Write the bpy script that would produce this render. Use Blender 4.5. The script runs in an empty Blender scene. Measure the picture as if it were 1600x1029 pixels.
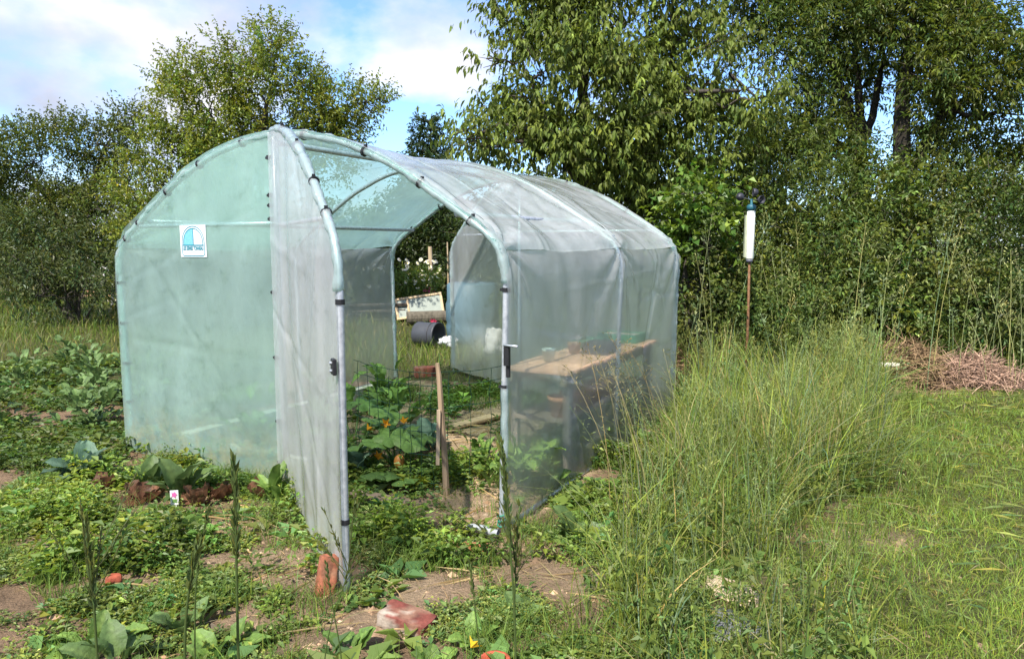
import bpy, math, random
import numpy as np
from mathutils import Vector, Matrix

random.seed(7)
R = np.random.default_rng(11)
SC = bpy.context.scene
COL = SC.collection
PI = math.pi

# ------------------------------------------------------------------ camera
cam_d = bpy.data.cameras.new("camera")
cam_d.sensor_width = 36.0
cam_d.lens = 25.146
cam_d.clip_start = 0.05
cam_d.clip_end = 3000
cam = bpy.data.objects.new("camera", cam_d)
COL.objects.link(cam)
cam.location = (0, 0, 1.5)
cam.rotation_euler = (PI / 2 - 0.1162, 0, 0)
SC.camera = cam

# ------------------------------------------------------------------ world
SUN = Vector((-0.42, -0.90, 0)).normalized() * math.cos(math.radians(53))
SUN.z = math.sin(math.radians(53))
w = bpy.data.worlds.new("World")
SC.world = w
w.use_nodes = True
nt = w.node_tree
nt.nodes.clear()
out = nt.nodes.new("ShaderNodeOutputWorld")
bg = nt.nodes.new("ShaderNodeBackground")
bg.inputs[1].default_value = 0.15
sky = nt.nodes.new("ShaderNodeTexSky")
sky.sky_type = 'NISHITA'
sky.sun_disc = False
sky.sun_elevation = math.radians(53)
sky.sun_rotation = math.atan2(SUN.x, SUN.y)
sky.air_density = 1.0
sky.dust_density = 0.6
tc = nt.nodes.new("ShaderNodeTexCoord")
sep = nt.nodes.new("ShaderNodeSeparateXYZ")
nt.links.new(tc.outputs["Generated"], sep.inputs[0])


def wmath(op, a, b=None, clamp=False):
    n = nt.nodes.new("ShaderNodeMath")
    n.operation = op
    n.use_clamp = clamp
    for i, q in enumerate((a, b)):
        if q is None:
            continue
        if isinstance(q, (int, float)):
            n.inputs[i].default_value = q
        else:
            nt.links.new(q, n.inputs[i])
    return n.outputs[0]


comb = nt.nodes.new("ShaderNodeMapping")
comb.inputs["Scale"].default_value = (1.0, 1.0, 1.7)
comb.inputs["Rotation"].default_value = (0, 0, -0.15)
nt.links.new(tc.outputs["Generated"], comb.inputs[0])
CLOUD_OFF = (4.76, 10.88, 3.33)  # where the drifting clouds stand


def cloud_noise(scale, detail, rough, off, dist=0.0):
    mp = nt.nodes.new("ShaderNodeMapping")
    mp.inputs["Location"].default_value = off
    nt.links.new(comb.outputs[0], mp.inputs[0])
    n = nt.nodes.new("ShaderNodeTexNoise")
    n.inputs["Scale"].default_value = scale
    n.inputs["Detail"].default_value = detail
    n.inputs["Roughness"].default_value = rough
    n.inputs["Distortion"].default_value = dist
    nt.links.new(mp.outputs[0], n.inputs["Vector"])
    return n.outputs[0]


def ramp(src, stops):
    r = nt.nodes.new("ShaderNodeValToRGB")
    e = r.color_ramp.elements
    e[0].position, e[0].color = stops[0][0], stops[0][1]
    e[1].position, e[1].color = stops[-1][0], stops[-1][1]
    for p, c in stops[1:-1]:
        q = e.new(p)
        q.color = c
    nt.links.new(src, r.inputs[0])
    return r.outputs[0]


n_big = cloud_noise(2.6, 10, 0.52, CLOUD_OFF, 0.25)
n_shade = cloud_noise(4.2, 7, 0.5, (CLOUD_OFF[0] + 5.2, CLOUD_OFF[1] + 4.4, 1.0))
mask = ramp(n_big, [(0.465, (0, 0, 0, 1)), (0.525, (0.6, 0.6, 0.6, 1)), (0.59, (1, 1, 1, 1))])
shade = ramp(n_shade, [(0.36, (1.75, 1.95, 2.5, 1)), (0.49, (2.5, 2.62, 3.1, 1)), (0.63, (3.7, 3.66, 3.75, 1))])
mixn = nt.nodes.new("ShaderNodeMix")
mixn.data_type = 'RGBA'
nt.links.new(mask, mixn.inputs["Factor"])
skyg = nt.nodes.new("ShaderNodeMix")
skyg.data_type = 'RGBA'
skyg.blend_type = 'MULTIPLY'
skyg.inputs["Factor"].default_value = 1.0
skyg.inputs["B"].default_value = (0.56, 0.70, 0.92, 1)
nt.links.new(sky.outputs[0], skyg.inputs["A"])
nt.links.new(skyg.outputs["Result"], mixn.inputs["A"])
nt.links.new(shade, mixn.inputs["B"])
nt.links.new(mixn.outputs["Result"], bg.inputs[0])
nt.links.new(bg.outputs[0], out.inputs[0])

# ------------------------------------------------------------------ sun
sl = bpy.data.lights.new("sun", 'SUN')
sl.energy = 3.9
sl.angle = math.radians(0.6)
sl.color = (1.0, 0.95, 0.86)
so = bpy.data.objects.new("sun", sl)
COL.objects.link(so)
so.location = (-6, -8, 12)
so.rotation_euler = (-SUN).to_track_quat('-Z', 'Y').to_euler()

SC.view_settings.view_transform = 'Standard'
SC.view_settings.look = 'None'
SC.view_settings.gamma = 1.0
SC.view_settings.exposure = 1.2
SC.view_settings.use_curve_mapping = False
SC.render.engine = 'CYCLES'
SC.cycles.max_bounces = 9
SC.cycles.transparent_max_bounces = 16
SC.cycles.transmission_bounces = 8
SC.cycles.diffuse_bounces = 3
SC.cycles.glossy_bounces = 3
SC.cycles.caustics_refractive = False
SC.cycles.caustics_reflective = False
SC.cycles.use_denoising = True


# ================================================================== helpers
def vnoise(P, s, seed=0):
    """smooth value noise in [0,1] at points P (n,3)"""
    Q = np.asarray(P, float) / s
    i = np.floor(Q).astype(np.int64)
    f = Q - i
    f = f * f * (3 - 2 * f)

    def h(a, b, c):
        n = (a * 374761393 + b * 668265263 + c * 2147483647 + seed * 974634777) & 0xFFFFFFFF
        n = ((n ^ (n >> 13)) * 1274126177) & 0xFFFFFFFF
        n = (n ^ (n >> 16)) & 0xFFFF
        return n / 65535.0
    r = 0
    for dx in (0, 1):
        for dy in (0, 1):
            for dz in (0, 1):
                wgt = (f[:, 0] if dx else 1 - f[:, 0]) * (f[:, 1] if dy else 1 - f[:, 1]) * (f[:, 2] if dz else 1 - f[:, 2])
                r = r + wgt * h(i[:, 0] + dx, i[:, 1] + dy, i[:, 2] + dz)
    return r


def n2(x, y, s, seed=0):
    return vnoise(np.stack([x, y, np.full_like(x, 0.37)], 1), s, seed)


def unit(a):
    return a / np.maximum(np.linalg.norm(a, axis=-1, keepdims=True), 1e-9)


def rand_dirs(n):
    return unit(R.normal(size=(n, 3)))


class MB:
    def __init__(self):
        self.V, self.F, self.C, self.n = [], [], [], 0

    def add(self, v, fs, c=None):
        v = np.asarray(v, np.float32).reshape(-1, 3)
        for f in fs:
            f = np.asarray(f, np.int64)
            if f.size:
                self.F.append(f + self.n)
        self.V.append(v)
        if c is None:
            c = np.ones((len(v), 3), np.float32)
        self.C.append(np.broadcast_to(np.asarray(c, np.float32), (len(v), 3)))
        self.n += len(v)

    def build(self, name, mat, parent=None, smooth=False):
        me = bpy.data.meshes.new(name)
        V = np.concatenate(self.V)
        C = np.concatenate(self.C)
        tot = np.concatenate([np.full(len(f), f.shape[1], np.int32) for f in self.F])
        li = np.concatenate([f.ravel() for f in self.F]).astype(np.int32)
        st = np.concatenate([[0], np.cumsum(tot)[:-1]]).astype(np.int32)
        me.vertices.add(len(V))
        me.vertices.foreach_set("co", V.ravel())
        me.loops.add(len(li))
        me.loops.foreach_set("vertex_index", li)
        me.polygons.add(len(tot))
        me.polygons.foreach_set("loop_start", st)
        me.update(calc_edges=True)
        me.validate()
        at = me.color_attributes.new("col", 'FLOAT_COLOR', 'POINT')
        at.data.foreach_set("color", np.concatenate([C, np.ones((len(C), 1), np.float32)], 1).ravel())
        me.polygons.foreach_set("use_smooth", np.full(len(me.polygons), bool(smooth)))
        return link(name, me, mat, parent)


def link(name, me, mat=None, parent=None):
    o = bpy.data.objects.new(name, me)
    COL.objects.link(o)
    if mat is not None and me is not None and not me.materials:
        me.materials.append(mat)
    if parent is not None:
        o.parent = parent
    return o


def tag(o, label=None, cat=None, group=None, kind=None):
    if label:
        o["label"] = label
    if cat:
        o["category"] = cat
    if group:
        o["group"] = group
    if kind:
        o["kind"] = kind
    return o


def thing(name, label, cat, loc=(0, 0, 0), rz=0.0, group=None):
    o = bpy.data.objects.new(name, None)
    COL.objects.link(o)
    o.empty_display_size = 0.05
    o.location = loc
    o.rotation_euler = (0, 0, rz)
    return tag(o, label, cat, group)


# ---- shape adders
def tube(mb, pts, rad, sides=8, c=None, cap=True):
    pts = np.asarray(pts, float)
    n = len(pts)
    rad = np.broadcast_to(np.asarray(rad, float), (n,))
    T = np.gradient(pts, axis=0)
    T = unit(T)
    ref = np.array([0, 0, 1.0]) if abs(T[0][2]) < 0.9 else np.array([1.0, 0, 0])
    a = unit(np.cross(T[0], ref))
    V = []
    for i in range(n):
        a = unit(a - T[i] * (a @ T[i]))
        b = np.cross(T[i], a)
        th = np.arange(sides) * 2 * PI / sides
        V.append(pts[i] + rad[i] * (np.cos(th)[:, None] * a + np.sin(th)[:, None] * b))
    V = np.concatenate(V)
    q = []
    for i in range(n - 1):
        for k in range(sides):
            k2 = (k + 1) % sides
            q.append((i * sides + k, i * sides + k2, (i + 1) * sides + k2, (i + 1) * sides + k))
    fs = [q]
    if cap:
        fs.append([list(range(sides))[::-1], [(n - 1) * sides + k for k in range(sides)]])
    mb.add(V, fs, c)


def box(mb, lo, hi, c=None, rot=None, jitter=0.0, bev=0.0):
    lo, hi = np.array(lo, float), np.array(hi, float)
    ce, ha = (lo + hi) / 2, (hi - lo) / 2
    if bev <= 0:
        s = np.array([(x, y, z) for x in (-1, 1) for y in (-1, 1) for z in (-1, 1)], float)
        V = s * ha
        F = [(0, 1, 3, 2), (4, 6, 7, 5), (0, 4, 5, 1), (2, 3, 7, 6), (0, 2, 6, 4), (1, 5, 7, 3)]
        fs = [F]
    else:
        b = min(bev, ha.min() * 0.9)
        V, F, T3 = [], [], []
        idx = {}
        for sx in (-1, 1):
            for sy in (-1, 1):
                for sz in (-1, 1):
                    for ax in range(3):
                        p = np.array([sx, sy, sz]) * ha
                        for q in range(3):
                            if q != ax:
                                p[q] -= np.sign(p[q]) * b
                        idx[(sx, sy, sz, ax)] = len(V)
                        V.append(p)
                    T3.append([idx[(sx, sy, sz, 0)], idx[(sx, sy, sz, 1)], idx[(sx, sy, sz, 2)]])
        V = np.array(V)
        for ax in range(3):
            o1, o2 = [q for q in range(3) if q != ax]
            for s in (-1, 1):
                def k(a, bb):
                    t = [0, 0, 0]
                    t[ax], t[o1], t[o2] = s, a, bb
                    return idx[(t[0], t[1], t[2], ax)]
                F.append((k(-1, -1), k(1, -1), k(1, 1), k(-1, 1)))
            for s1 in (-1, 1):
                for s2 in (-1, 1):
                    def e(a, which):
                        t = [0, 0, 0]
                        t[ax], t[o1], t[o2] = a, s1, s2
                        return idx[(t[0], t[1], t[2], which)]
                    F.append((e(-1, o1), e(1, o1), e(1, o2), e(-1, o2)))
        fs = [F, T3]
    if jitter:
        V = V + R.normal(0, jitter, V.shape)
    if rot is not None:
        V = V @ np.array(rot).T
    mb.add(V + ce, fs, c)


def rotm(rx=0, ry=0, rz=0):
    return np.array(Matrix.Rotation(rz, 3, 'Z') @ Matrix.Rotation(ry, 3, 'Y') @ Matrix.Rotation(rx, 3, 'X'))


def lathe(mb, prof, sides=20, axis_pts=None, c=None):
    """prof: list of (r,z)"""
    V = []
    for r, z in prof:
        th = np.arange(sides) * 2 * PI / sides
        V.append(np.stack([r * np.cos(th), r * np.sin(th), np.full(sides, z)], 1))
    V = np.concatenate(V)
    q = []
    for i in range(len(prof) - 1):
        for k in range(sides):
            k2 = (k + 1) % sides
            q.append((i * sides + k, i * sides + k2, (i + 1) * sides + k2, (i + 1) * sides + k))
    mb.add(V, [q], c)


def leaves(mb, P, D, U, L, W, col, fold=0.25, droop=0.15, hi=False):
    """leaf-shaped faces: base P, direction D, up U"""
    n = len(P)
    D = unit(D)
    S = unit(np.cross(D, U))
    N = np.cross(S, D)
    L = np.broadcast_to(L, (n,))[:, None]
    W = np.broadcast_to(W, (n,))[:, None]
    i0 = np.arange(n)[:, None]
    if not hi:
        ml = P + D * L * .45 + S * W * .5 + N * W * fold
        mr = P + D * L * .45 - S * W * .5 + N * W * fold
        tp = P + D * L - N * L * droop
        V = np.stack([P, mr, tp, ml], 1).reshape(-1, 3)
        F = np.concatenate([i0 * 4 + np.array([[0, 1, 2]]), i0 * 4 + np.array([[0, 2, 3]])])
        mb.add(V, [F], np.repeat(col, 4, axis=0))
    else:
        c1 = P + D * L * .33 - N * L * droop * .12
        c2 = P + D * L * .68 - N * L * droop * .5
        tp = P + D * L * .97 - N * L * droop * 1.15
        l1, r1 = c1 + S * W * .47 + N * W * fold, c1 - S * W * .47 + N * W * fold
        l2, r2 = c2 + S * W * .4 + N * W * fold, c2 - S * W * .4 + N * W * fold
        V = np.stack([P, r1, c1, l1, r2, c2, l2, tp], 1).reshape(-1, 3)
        T = np.array([[0, 1, 2], [0, 2, 3], [4, 7, 5], [5, 7, 6]])
        Q = np.array([[1, 4, 5, 2], [2, 5, 6, 3]])
        mb.add(V, [(i0[:, :, None] * 8 + T[None]).reshape(-1, 3), (i0[:, :, None] * 8 + Q[None]).reshape(-1, 4)],
               np.repeat(col, 8, axis=0))


def blades(mb, P, h, lean, wid, col, seg=2, az=None, tipc=None):
    n = len(P)
    if az is None:
        az = R.uniform(0, 2 * PI, n)
    dv = np.stack([np.cos(az), np.sin(az), np.zeros(n)], 1)
    tw = az + PI / 2 + R.normal(0, .9, n)
    sv = np.stack([np.cos(tw), np.sin(tw), np.zeros(n)], 1)
    V = []
    for i in range(seg + 1):
        t = i / seg
        c = P + dv * (h * lean * t ** 1.8)[:, None]
        zup = h * t * (1 - .35 * np.clip(lean, 0, 1.6) * t)
        c = c + np.stack([np.zeros(n), np.zeros(n), zup], 1)
        if i < seg:
            hw = (wid * .5 * (1 - t) ** .6)[:, None]
            V += [c - sv * hw, c + sv * hw]
        else:
            V.append(c)
    m = 2 * seg + 1
    V = np.stack(V, 1).reshape(-1, 3)
    b = np.arange(n)[:, None] * m
    fs = []
    for i in range(seg - 1):
        fs.append(b + np.array([[2 * i, 2 * i + 1, 2 * i + 3, 2 * i + 2]]))
    fs.append(b + np.array([[2 * seg - 2, 2 * seg - 1, 2 * seg]]))
    if tipc is None:
        C = np.repeat(col, m, axis=0)
    else:
        tt = np.array([i // 2 / seg for i in range(2 * seg)] + [1.0])[None, :, None]
        C = (col[:, None, :] * (1 - tt) + tipc[:, None, :] * tt).reshape(-1, 3)
    mb.add(V, fs, C)


GREEN = np.array([1.03, 1.08, .92])     # leaf pigment balance of the whole plot


def vary(base, n, amt=.25, hue=.12):
    base = np.array(base)
    if base[1] > base[0] * 1.02:
        base = base * GREEN
    k = np.exp(R.normal(0, amt, (n, 1)))
    t = R.normal(0, hue, (n, 1))
    c = base[None] * k * np.concatenate([1 + t * 1.3, 1 + t * .2, 1 - t * .8], 1)
    return np.clip(c, .004, .9)


# ================================================================== materials
def mat_new(name):
    m = bpy.data.materials.new(name)
    m.use_nodes = True
    t = m.node_tree
    b = t.nodes["Principled BSDF"]
    return m, t, b


def nd(t, typ, **kw):
    n = t.nodes.new(typ)
    for k, v in kw.items():
        setattr(n, k, v)
    return n


def noise(t, scale, detail=4, rough=.55, vec='Object', stretch=None):
    c = nd(t, "ShaderNodeTexCoord")
    n = nd(t, "ShaderNodeTexNoise")
    n.inputs["Scale"].default_value = scale
    n.inputs["Detail"].default_value = detail
    n.inputs["Roughness"].default_value = rough
    if stretch:
        mp = nd(t, "ShaderNodeMapping")
        mp.inputs["Scale"].default_value = stretch
        t.links.new(c.outputs[vec], mp.inputs[0])
        t.links.new(mp.outputs[0], n.inputs["Vector"])
    else:
        t.links.new(c.outputs[vec], n.inputs["Vector"])
    return n.outputs[0]


def cramp(t, src, stops):
    r = nd(t, "ShaderNodeValToRGB")
    e = r.color_ramp.elements
    e[0].position, e[0].color = stops[0][0], (*stops[0][1], 1)
    e[1].position, e[1].color = stops[-1][0], (*stops[-1][1], 1)
    for p, c in stops[1:-1]:
        e.new(p).color = (*c, 1)
    t.links.new(src, r.inputs[0])
    return r.outputs[0]


def bump(t, b, src, strength=.4, dist=.01):
    n = nd(t, "ShaderNodeBump")
    n.inputs["Strength"].default_value = strength
    n.inputs["Distance"].default_value = dist
    t.links.new(src, n.inputs["Height"])
    t.links.new(n.outputs[0], b.inputs["Normal"])
    return n.outputs[0]


def leaf_mat(name, trans=.35, rough=.45, spec=.35, ty=(1.25, 1.25, .6)):
    m, t, b = mat_new(name)
    a = nd(t, "ShaderNodeAttribute", attribute_name="col")
    t.links.new(a.outputs["Color"], b.inputs["Base Color"])
    b.inputs["Roughness"].default_value = rough
    b.inputs["Specular IOR Level"].default_value = spec
    tr = nd(t, "ShaderNodeBsdfTranslucent")
    mu = nd(t, "ShaderNodeMix", data_type='RGBA', blend_type='MULTIPLY')
    mu.inputs["Factor"].default_value = 1
    mu.inputs["B"].default_value = (*ty, 1)
    t.links.new(a.outputs["Color"], mu.inputs["A"])
    t.links.new(mu.outputs["Result"], tr.inputs[0])
    mx = nd(t, "ShaderNodeMixShader")
    mx.inputs[0].default_value = trans
    t.links.new(b.outputs[0], mx.inputs[1])
    t.links.new(tr.outputs[0], mx.inputs[2])
    t.links.new(mx.outputs[0], t.nodes["Material Output"].inputs[0])
    return m


def attr_mat(name, rough=.8, nscale=30, namt=.35, bmp=.4, bdist=.004, spec=.2, stretch=None, metal=0.0):
    """colour attribute times a procedural mottling"""
    m, t, b = mat_new(name)
    a = nd(t, "ShaderNodeAttribute", attribute_name="col")
    ns = noise(t, nscale, 6, .6, stretch=stretch)
    k = cramp(t, ns, [(.25, (1 - namt,) * 3), (.75, (1 + namt,) * 3)])
    mu = nd(t, "ShaderNodeMix", data_type='RGBA', blend_type='MULTIPLY')
    mu.inputs["Factor"].default_value = 1
    t.links.new(a.outputs["Color"], mu.inputs["A"])
    t.links.new(k, mu.inputs["B"])
    t.links.new(mu.outputs["Result"], b.inputs["Base Color"])
    b.inputs["Roughness"].default_value = rough
    b.inputs["Specular IOR Level"].default_value = spec
    b.inputs["Metallic"].default_value = metal
    if bmp:
        bump(t, b, ns, bmp, bdist)
    return m


M = {}
M['leaf'] = leaf_mat("leaf", .42)
M['leaf_glossy'] = leaf_mat("leaf_glossy", .38, .5, .22)
M['grass'] = leaf_mat("grass", .35, .5, .3)
M['bark'] = attr_mat("bark", .9, 22, .5, .8, .02, stretch=(1, 1, .25))
M['wood'] = attr_mat("wood", .8, 26, .35, .4, .004, stretch=(1, .12, 1))
M['woodz'] = attr_mat("wood_upright", .85, 26, .45, .6, .006, stretch=(1, 1, .1))
M['brick'] = attr_mat("brick", .9, 45, .35, .7, .006)
M['soil'] = attr_mat("soil_clods", .95, 60, .4, .6, .004)
M['plain'] = attr_mat("painted_plastic", .5, 20, .12, .1, .002, spec=.4)
M['cloth'] = attr_mat("crumpled_sheet", .6, 14, .25, .6, .02)
M['petal'] = leaf_mat("petal", .3, .6, .2, (1, 1, 1))


def ground_mat():
    m, t, b = mat_new("ground_soil")
    a = nd(t, "ShaderNodeAttribute", attribute_name="col")
    n1 = noise(t, 9, 10, .7)
    n2_ = noise(t, 70, 6, .65)
    k1 = cramp(t, n1, [(.28, (.62, .6, .58)), (.5, (1, 1, 1)), (.72, (1.35, 1.3, 1.25))])
    k2 = cramp(t, n2_, [(.3, (.7, .7, .7)), (.7, (1.25, 1.25, 1.25))])
    m1 = nd(t, "ShaderNodeMix", data_type='RGBA', blend_type='MULTIPLY')
    m2 = nd(t, "ShaderNodeMix", data_type='RGBA', blend_type='MULTIPLY')
    m1.inputs["Factor"].default_value = m2.inputs["Factor"].default_value = 1
    t.links.new(a.outputs["Color"], m1.inputs["A"])
    t.links.new(k1, m1.inputs["B"])
    t.links.new(m1.outputs["Result"], m2.inputs["A"])
    t.links.new(k2, m2.inputs["B"])
    t.links.new(m2.outputs["Result"], b.inputs["Base Color"])
    b.inputs["Roughness"].default_value = .95
    b.inputs["Specular IOR Level"].default_value = .1
    ad = nd(t, "ShaderNodeMath", operation='ADD')
    t.links.new(n1, ad.inputs[0])
    t.links.new(n2_, ad.inputs[1])
    bump(t, b, ad.outputs[0], .9, .03)
    return m


M['ground'] = ground_mat()


def metal_mat():
    m, t, b = mat_new("galvanised_steel")
    ns = noise(t, 35, 5, .6)
    c = cramp(t, ns, [(.3, (.36, .39, .42)), (.55, (.52, .55, .58)), (.8, (.66, .68, .7))])
    t.links.new(c, b.inputs["Base Color"])
    b.inputs["Metallic"].default_value = .55
    b.inputs["Roughness"].default_value = .42
    bump(t, b, ns, .15, .002)
    return m


M['steel'] = metal_mat()


def flat_mat(name, col, rough=.5, metal=0.0, spec=.3, nscale=40, namt=.2):
    m, t, b = mat_new(name)
    ns = noise(t, nscale, 4)
    c = cramp(t, ns, [(.3, tuple(x * (1 - namt) for x in col)), (.7, tuple(min(1, x * (1 + namt)) for x in col))])
    t.links.new(c, b.inputs["Base Color"])
    b.inputs["Roughness"].default_value = rough
    b.inputs["Metallic"].default_value = metal
    b.inputs["Specular IOR Level"].default_value = spec
    return m


M['black'] = flat_mat("black_plastic", (.018, .018, .02), .45)
M['wire'] = flat_mat("green_wire", (.015, .045, .03), .45, .2)
M['rust'] = flat_mat("rusty_iron", (.16, .085, .045), .9, 0, .1, 60, .5)
M['white'] = flat_mat("white_print", (.66, .67, .68), .4, namt=.04)
M['teal'] = flat_mat("teal_print", (.015, .20, .26), .45, namt=.1)
M['paleblue'] = flat_mat("pale_blue_print", (.16, .42, .52), .45, namt=.15, nscale=90)


def film_mat(name, clear, blur, tint, milk, refl=.3, streak=3.0, rough=.5, face=(1, 1, 1)):
    """polythene: part clear, part blurred, part milky"""
    m, t, b = mat_new(name)
    t.nodes.remove(b)
    outn = t.nodes["Material Output"]
    ns = noise(t, streak, 8, .62, stretch=(1, 1, .35))
    nf = noise(t, 16, 8, .7, stretch=(1, .6, .35))
    # wrinkle bump
    bp = nd(t, "ShaderNodeBump")
    bp.inputs["Strength"].default_value = .55
    bp.inputs["Distance"].default_value = .02
    t.links.new(nf, bp.inputs["Height"])
    trp = nd(t, "ShaderNodeBsdfTransparent")
    trp.inputs[0].default_value = (*tint, 1)
    rf = nd(t, "ShaderNodeBsdfRefraction")
    rf.inputs["Color"].default_value = (*tint, 1)
    rf.inputs["Roughness"].default_value = rough
    # a thin sheet: the same small scatter from either side
    ge = nd(t, "ShaderNodeNewGeometry")
    io = nd(t, "ShaderNodeMapRange")
    io.inputs["To Min"].default_value = 1.10
    io.inputs["To Max"].default_value = 1 / 1.10
    t.links.new(ge.outputs["Backfacing"], io.inputs["Value"])
    t.links.new(io.outputs[0], rf.inputs["IOR"])
    tl = nd(t, "ShaderNodeBsdfTranslucent")
    tl.inputs[0].default_value = (*milk, 1)
    df = nd(t, "ShaderNodeBsdfDiffuse")
    t.links.new(cramp(t, noise(t, streak * 2.3, 9, .7), [(.3, (.56 * face[0], .57 * face[1], .53 * face[2])), (.45, tuple(.82 * q for q in face)), (.7, tuple(.92 * q for q in face))]), df.inputs[0])
    gl = nd(t, "ShaderNodeBsdfGlossy")
    gl.inputs["Roughness"].default_value = .17
    gl.inputs["Color"].default_value = (.9, .9, .9, 1)
    for n in (df, gl):
        t.links.new(bp.outputs[0], n.inputs["Normal"])
    # see-through part
    a = nd(t, "ShaderNodeMixShader")
    a.inputs[0].default_value = blur
    t.links.new(trp.outputs[0], a.inputs[1])
    t.links.new(rf.outputs[0], a.inputs[2])
    # milky part
    c = nd(t, "ShaderNodeMixShader")
    c.inputs[0].default_value = refl
    t.links.new(tl.outputs[0], c.inputs[1])
    t.links.new(df.outputs[0], c.inputs[2])
    d = nd(t, "ShaderNodeMixShader")
    fac = cramp(t, ns, [(.3, (1 - clear - .08,) * 3), (.52, (1 - clear,) * 3), (.75, (1 - clear + .12,) * 3)])
    t.links.new(fac, d.inputs[0])
    t.links.new(a.outputs[0], d.inputs[1])
    t.links.new(c.outputs[0], d.inputs[2])
    e = nd(t, "ShaderNodeMixShader")
    fr = nd(t, "ShaderNodeFresnel")
    fi = nd(t, "ShaderNodeMapRange")
    fi.inputs["To Min"].default_value = 1.33
    fi.inputs["To Max"].default_value = 1 / 1.33
    t.links.new(ge.outputs["Backfacing"], fi.inputs["Value"])
    t.links.new(fi.outputs[0], fr.inputs["IOR"])
    t.links.new(fr.outputs[0], e.inputs[0])
    # mud splash and algae along the foot of the sheet
    tcn = nd(t, "ShaderNodeTexCoord")
    sx = nd(t, "ShaderNodeSeparateXYZ")
    t.links.new(tcn.outputs["Object"], sx.inputs[0])
    mz = nd(t, "ShaderNodeMapRange")
    mz.inputs["From Min"].default_value = .0
    mz.inputs["From Max"].default_value = .42
    mz.inputs["To Min"].default_value = .95
    mz.inputs["To Max"].default_value = .0
    t.links.new(sx.outputs[2], mz.inputs["Value"])
    dn = cramp(t, noise(t, 11, 9, .72), [(.40, (0, 0, 0)), (.70, (1, 1, 1))])
    mm = nd(t, "ShaderNodeMath", operation='MULTIPLY')
    t.links.new(mz.outputs[0], mm.inputs[0])
    t.links.new(dn, mm.inputs[1])
    mud = nd(t, "ShaderNodeBsdfDiffuse")
    mud.inputs[0].default_value = (.27, .26, .15, 1)
    dm = nd(t, "ShaderNodeMixShader")
    t.links.new(mm.outputs[0], dm.inputs[0])
    t.links.new(d.outputs[0], dm.inputs[1])
    t.links.new(mud.outputs[0], dm.inputs[2])
    t.links.new(dm.outputs[0], e.inputs[1])
    t.links.new(gl.outputs[0], e.inputs[2])
    t.links.new(e.outputs[0], outn.inputs[0])
    return m


TINT = (.79, .97, .90)
MILK = (.56, .93, .82)
M['film_roof'] = film_mat("film_roof", .54, .20, TINT, MILK, .66)
M['film_side'] = film_mat("film_side", .72, .44, (.95, .98, .96), (.82, .90, .87), .56, rough=.75)
M['film_front'] = film_mat("film_front", .63, .34, TINT, MILK, .54, face=(.74, 1.0, .92))
M['film_door'] = film_mat("film_door", .56, .26, (.95, .98, .97), (.84, .90, .88), .72)
M['film_wrap'] = film_mat("film_wrap", .50, .2, TINT, (.74, .88, .86), .45, 9, face=(.80, .85, .86))

# ================================================================== greenhouse frame of reference
GO = np.array([-1.4103, 4.3633])
GTH = -0.4983
GU = np.array([math.cos(GTH), math.sin(GTH)])
GV = np.array([-math.sin(GTH), math.cos(GTH)])
HW, GL = 1.57, 3.10


def gl2w(u, v):
    p = GO + GU * u + GV * v
    return p[0], p[1]


def w2gl(x, y):
    dx, dy = np.asarray(x) - GO[0], np.asarray(y) - GO[1]
    return dx * GU[0] + dy * GU[1], dx * GV[0] + dy * GV[1]


def in_poly(x, y, poly):
    x, y = x + (n2(x, y, .30, 201) - .5) * .45 + (n2(x, y, .09, 203) - .5) * .15, y + (n2(x, y, .30, 202) - .5) * .45
    ins = np.zeros(len(x), bool)
    n = len(poly)
    for i in range(n):
        x1, y1 = poly[i]
        x2, y2 = poly[(i + 1) % n]
        if y1 == y2:
            continue
        cond = ((y1 > y) != (y2 > y)) & (x < (x2 - x1) * (y - y1) / (y2 - y1) + x1)
        ins ^= cond
    return ins


MEADOW = [(.52, 3.2), (.38, 2.35), (.6, 1.7), (1.2, 1.7), (1.25, 2.5), (1.1, 3.3), (1.75, 3.75), (2.25, 4.35), (2.75, 5.1), (3.25, 6.2),
          (3.9, 7.4), (3.6, 8.6), (2.0, 8.8), (1.75, 6.9), (1.25, 5.0), (.75, 3.9)]
LAWN = [(1.05, 1.2), (1.1, 2.6), (1.1, 3.35), (1.8, 3.7), (2.3, 4.3), (2.8, 5.1), (3.3, 6.2), (4.0, 7.3), (9, 8), (12, 4), (6, 1)]
BARE = [(.2, 3.08, .42, .24), (-.33, 2.98, .28, .18), (-.55, 2.72, .3, .15), (-1.6, 3.66, .45, .16), (-1.95, 4.02, .55, .2), (-2.45, 4.15, .35, .15), (1.75, 3.55, .35, .17), (-1.2, 3.3, .45, .13), (-2.2, 3.45, .4, .12), (-.75, 2.55, .3, .08),
        (.95, 2.93, .2, .12), (-1.75, 3.08, .25, .1), (-1.15, 2.75, .35, .12), (-1.35, 2.45, .5, .12), (-.9, 3.1, .3, .12), (-.35, 3.78, .4, .28), (-.15, 3.42, .25, .12), (-.12, 4.2, .4, .4), (-.75, 4.1, .3, .15), (.02, 4.85, .3, .5), (-.45, 4.05, .2, .12),
        (-.15, 5.8, .5, .9), (-.55, 5.2, .35, .5), (-.9, 5.9, .5, .5), (1.95, 7.9, .6, .5), (4.2, 7.6, .8, .45)]


def bare_amt(x, y):
    b = np.zeros(len(x))
    for cx, cy, rx, ry in BARE:
        b = np.maximum(b, np.exp(-(((x - cx) / rx) ** 2 + ((y - cy) / ry) ** 2) ** 1.5))
    return b


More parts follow.
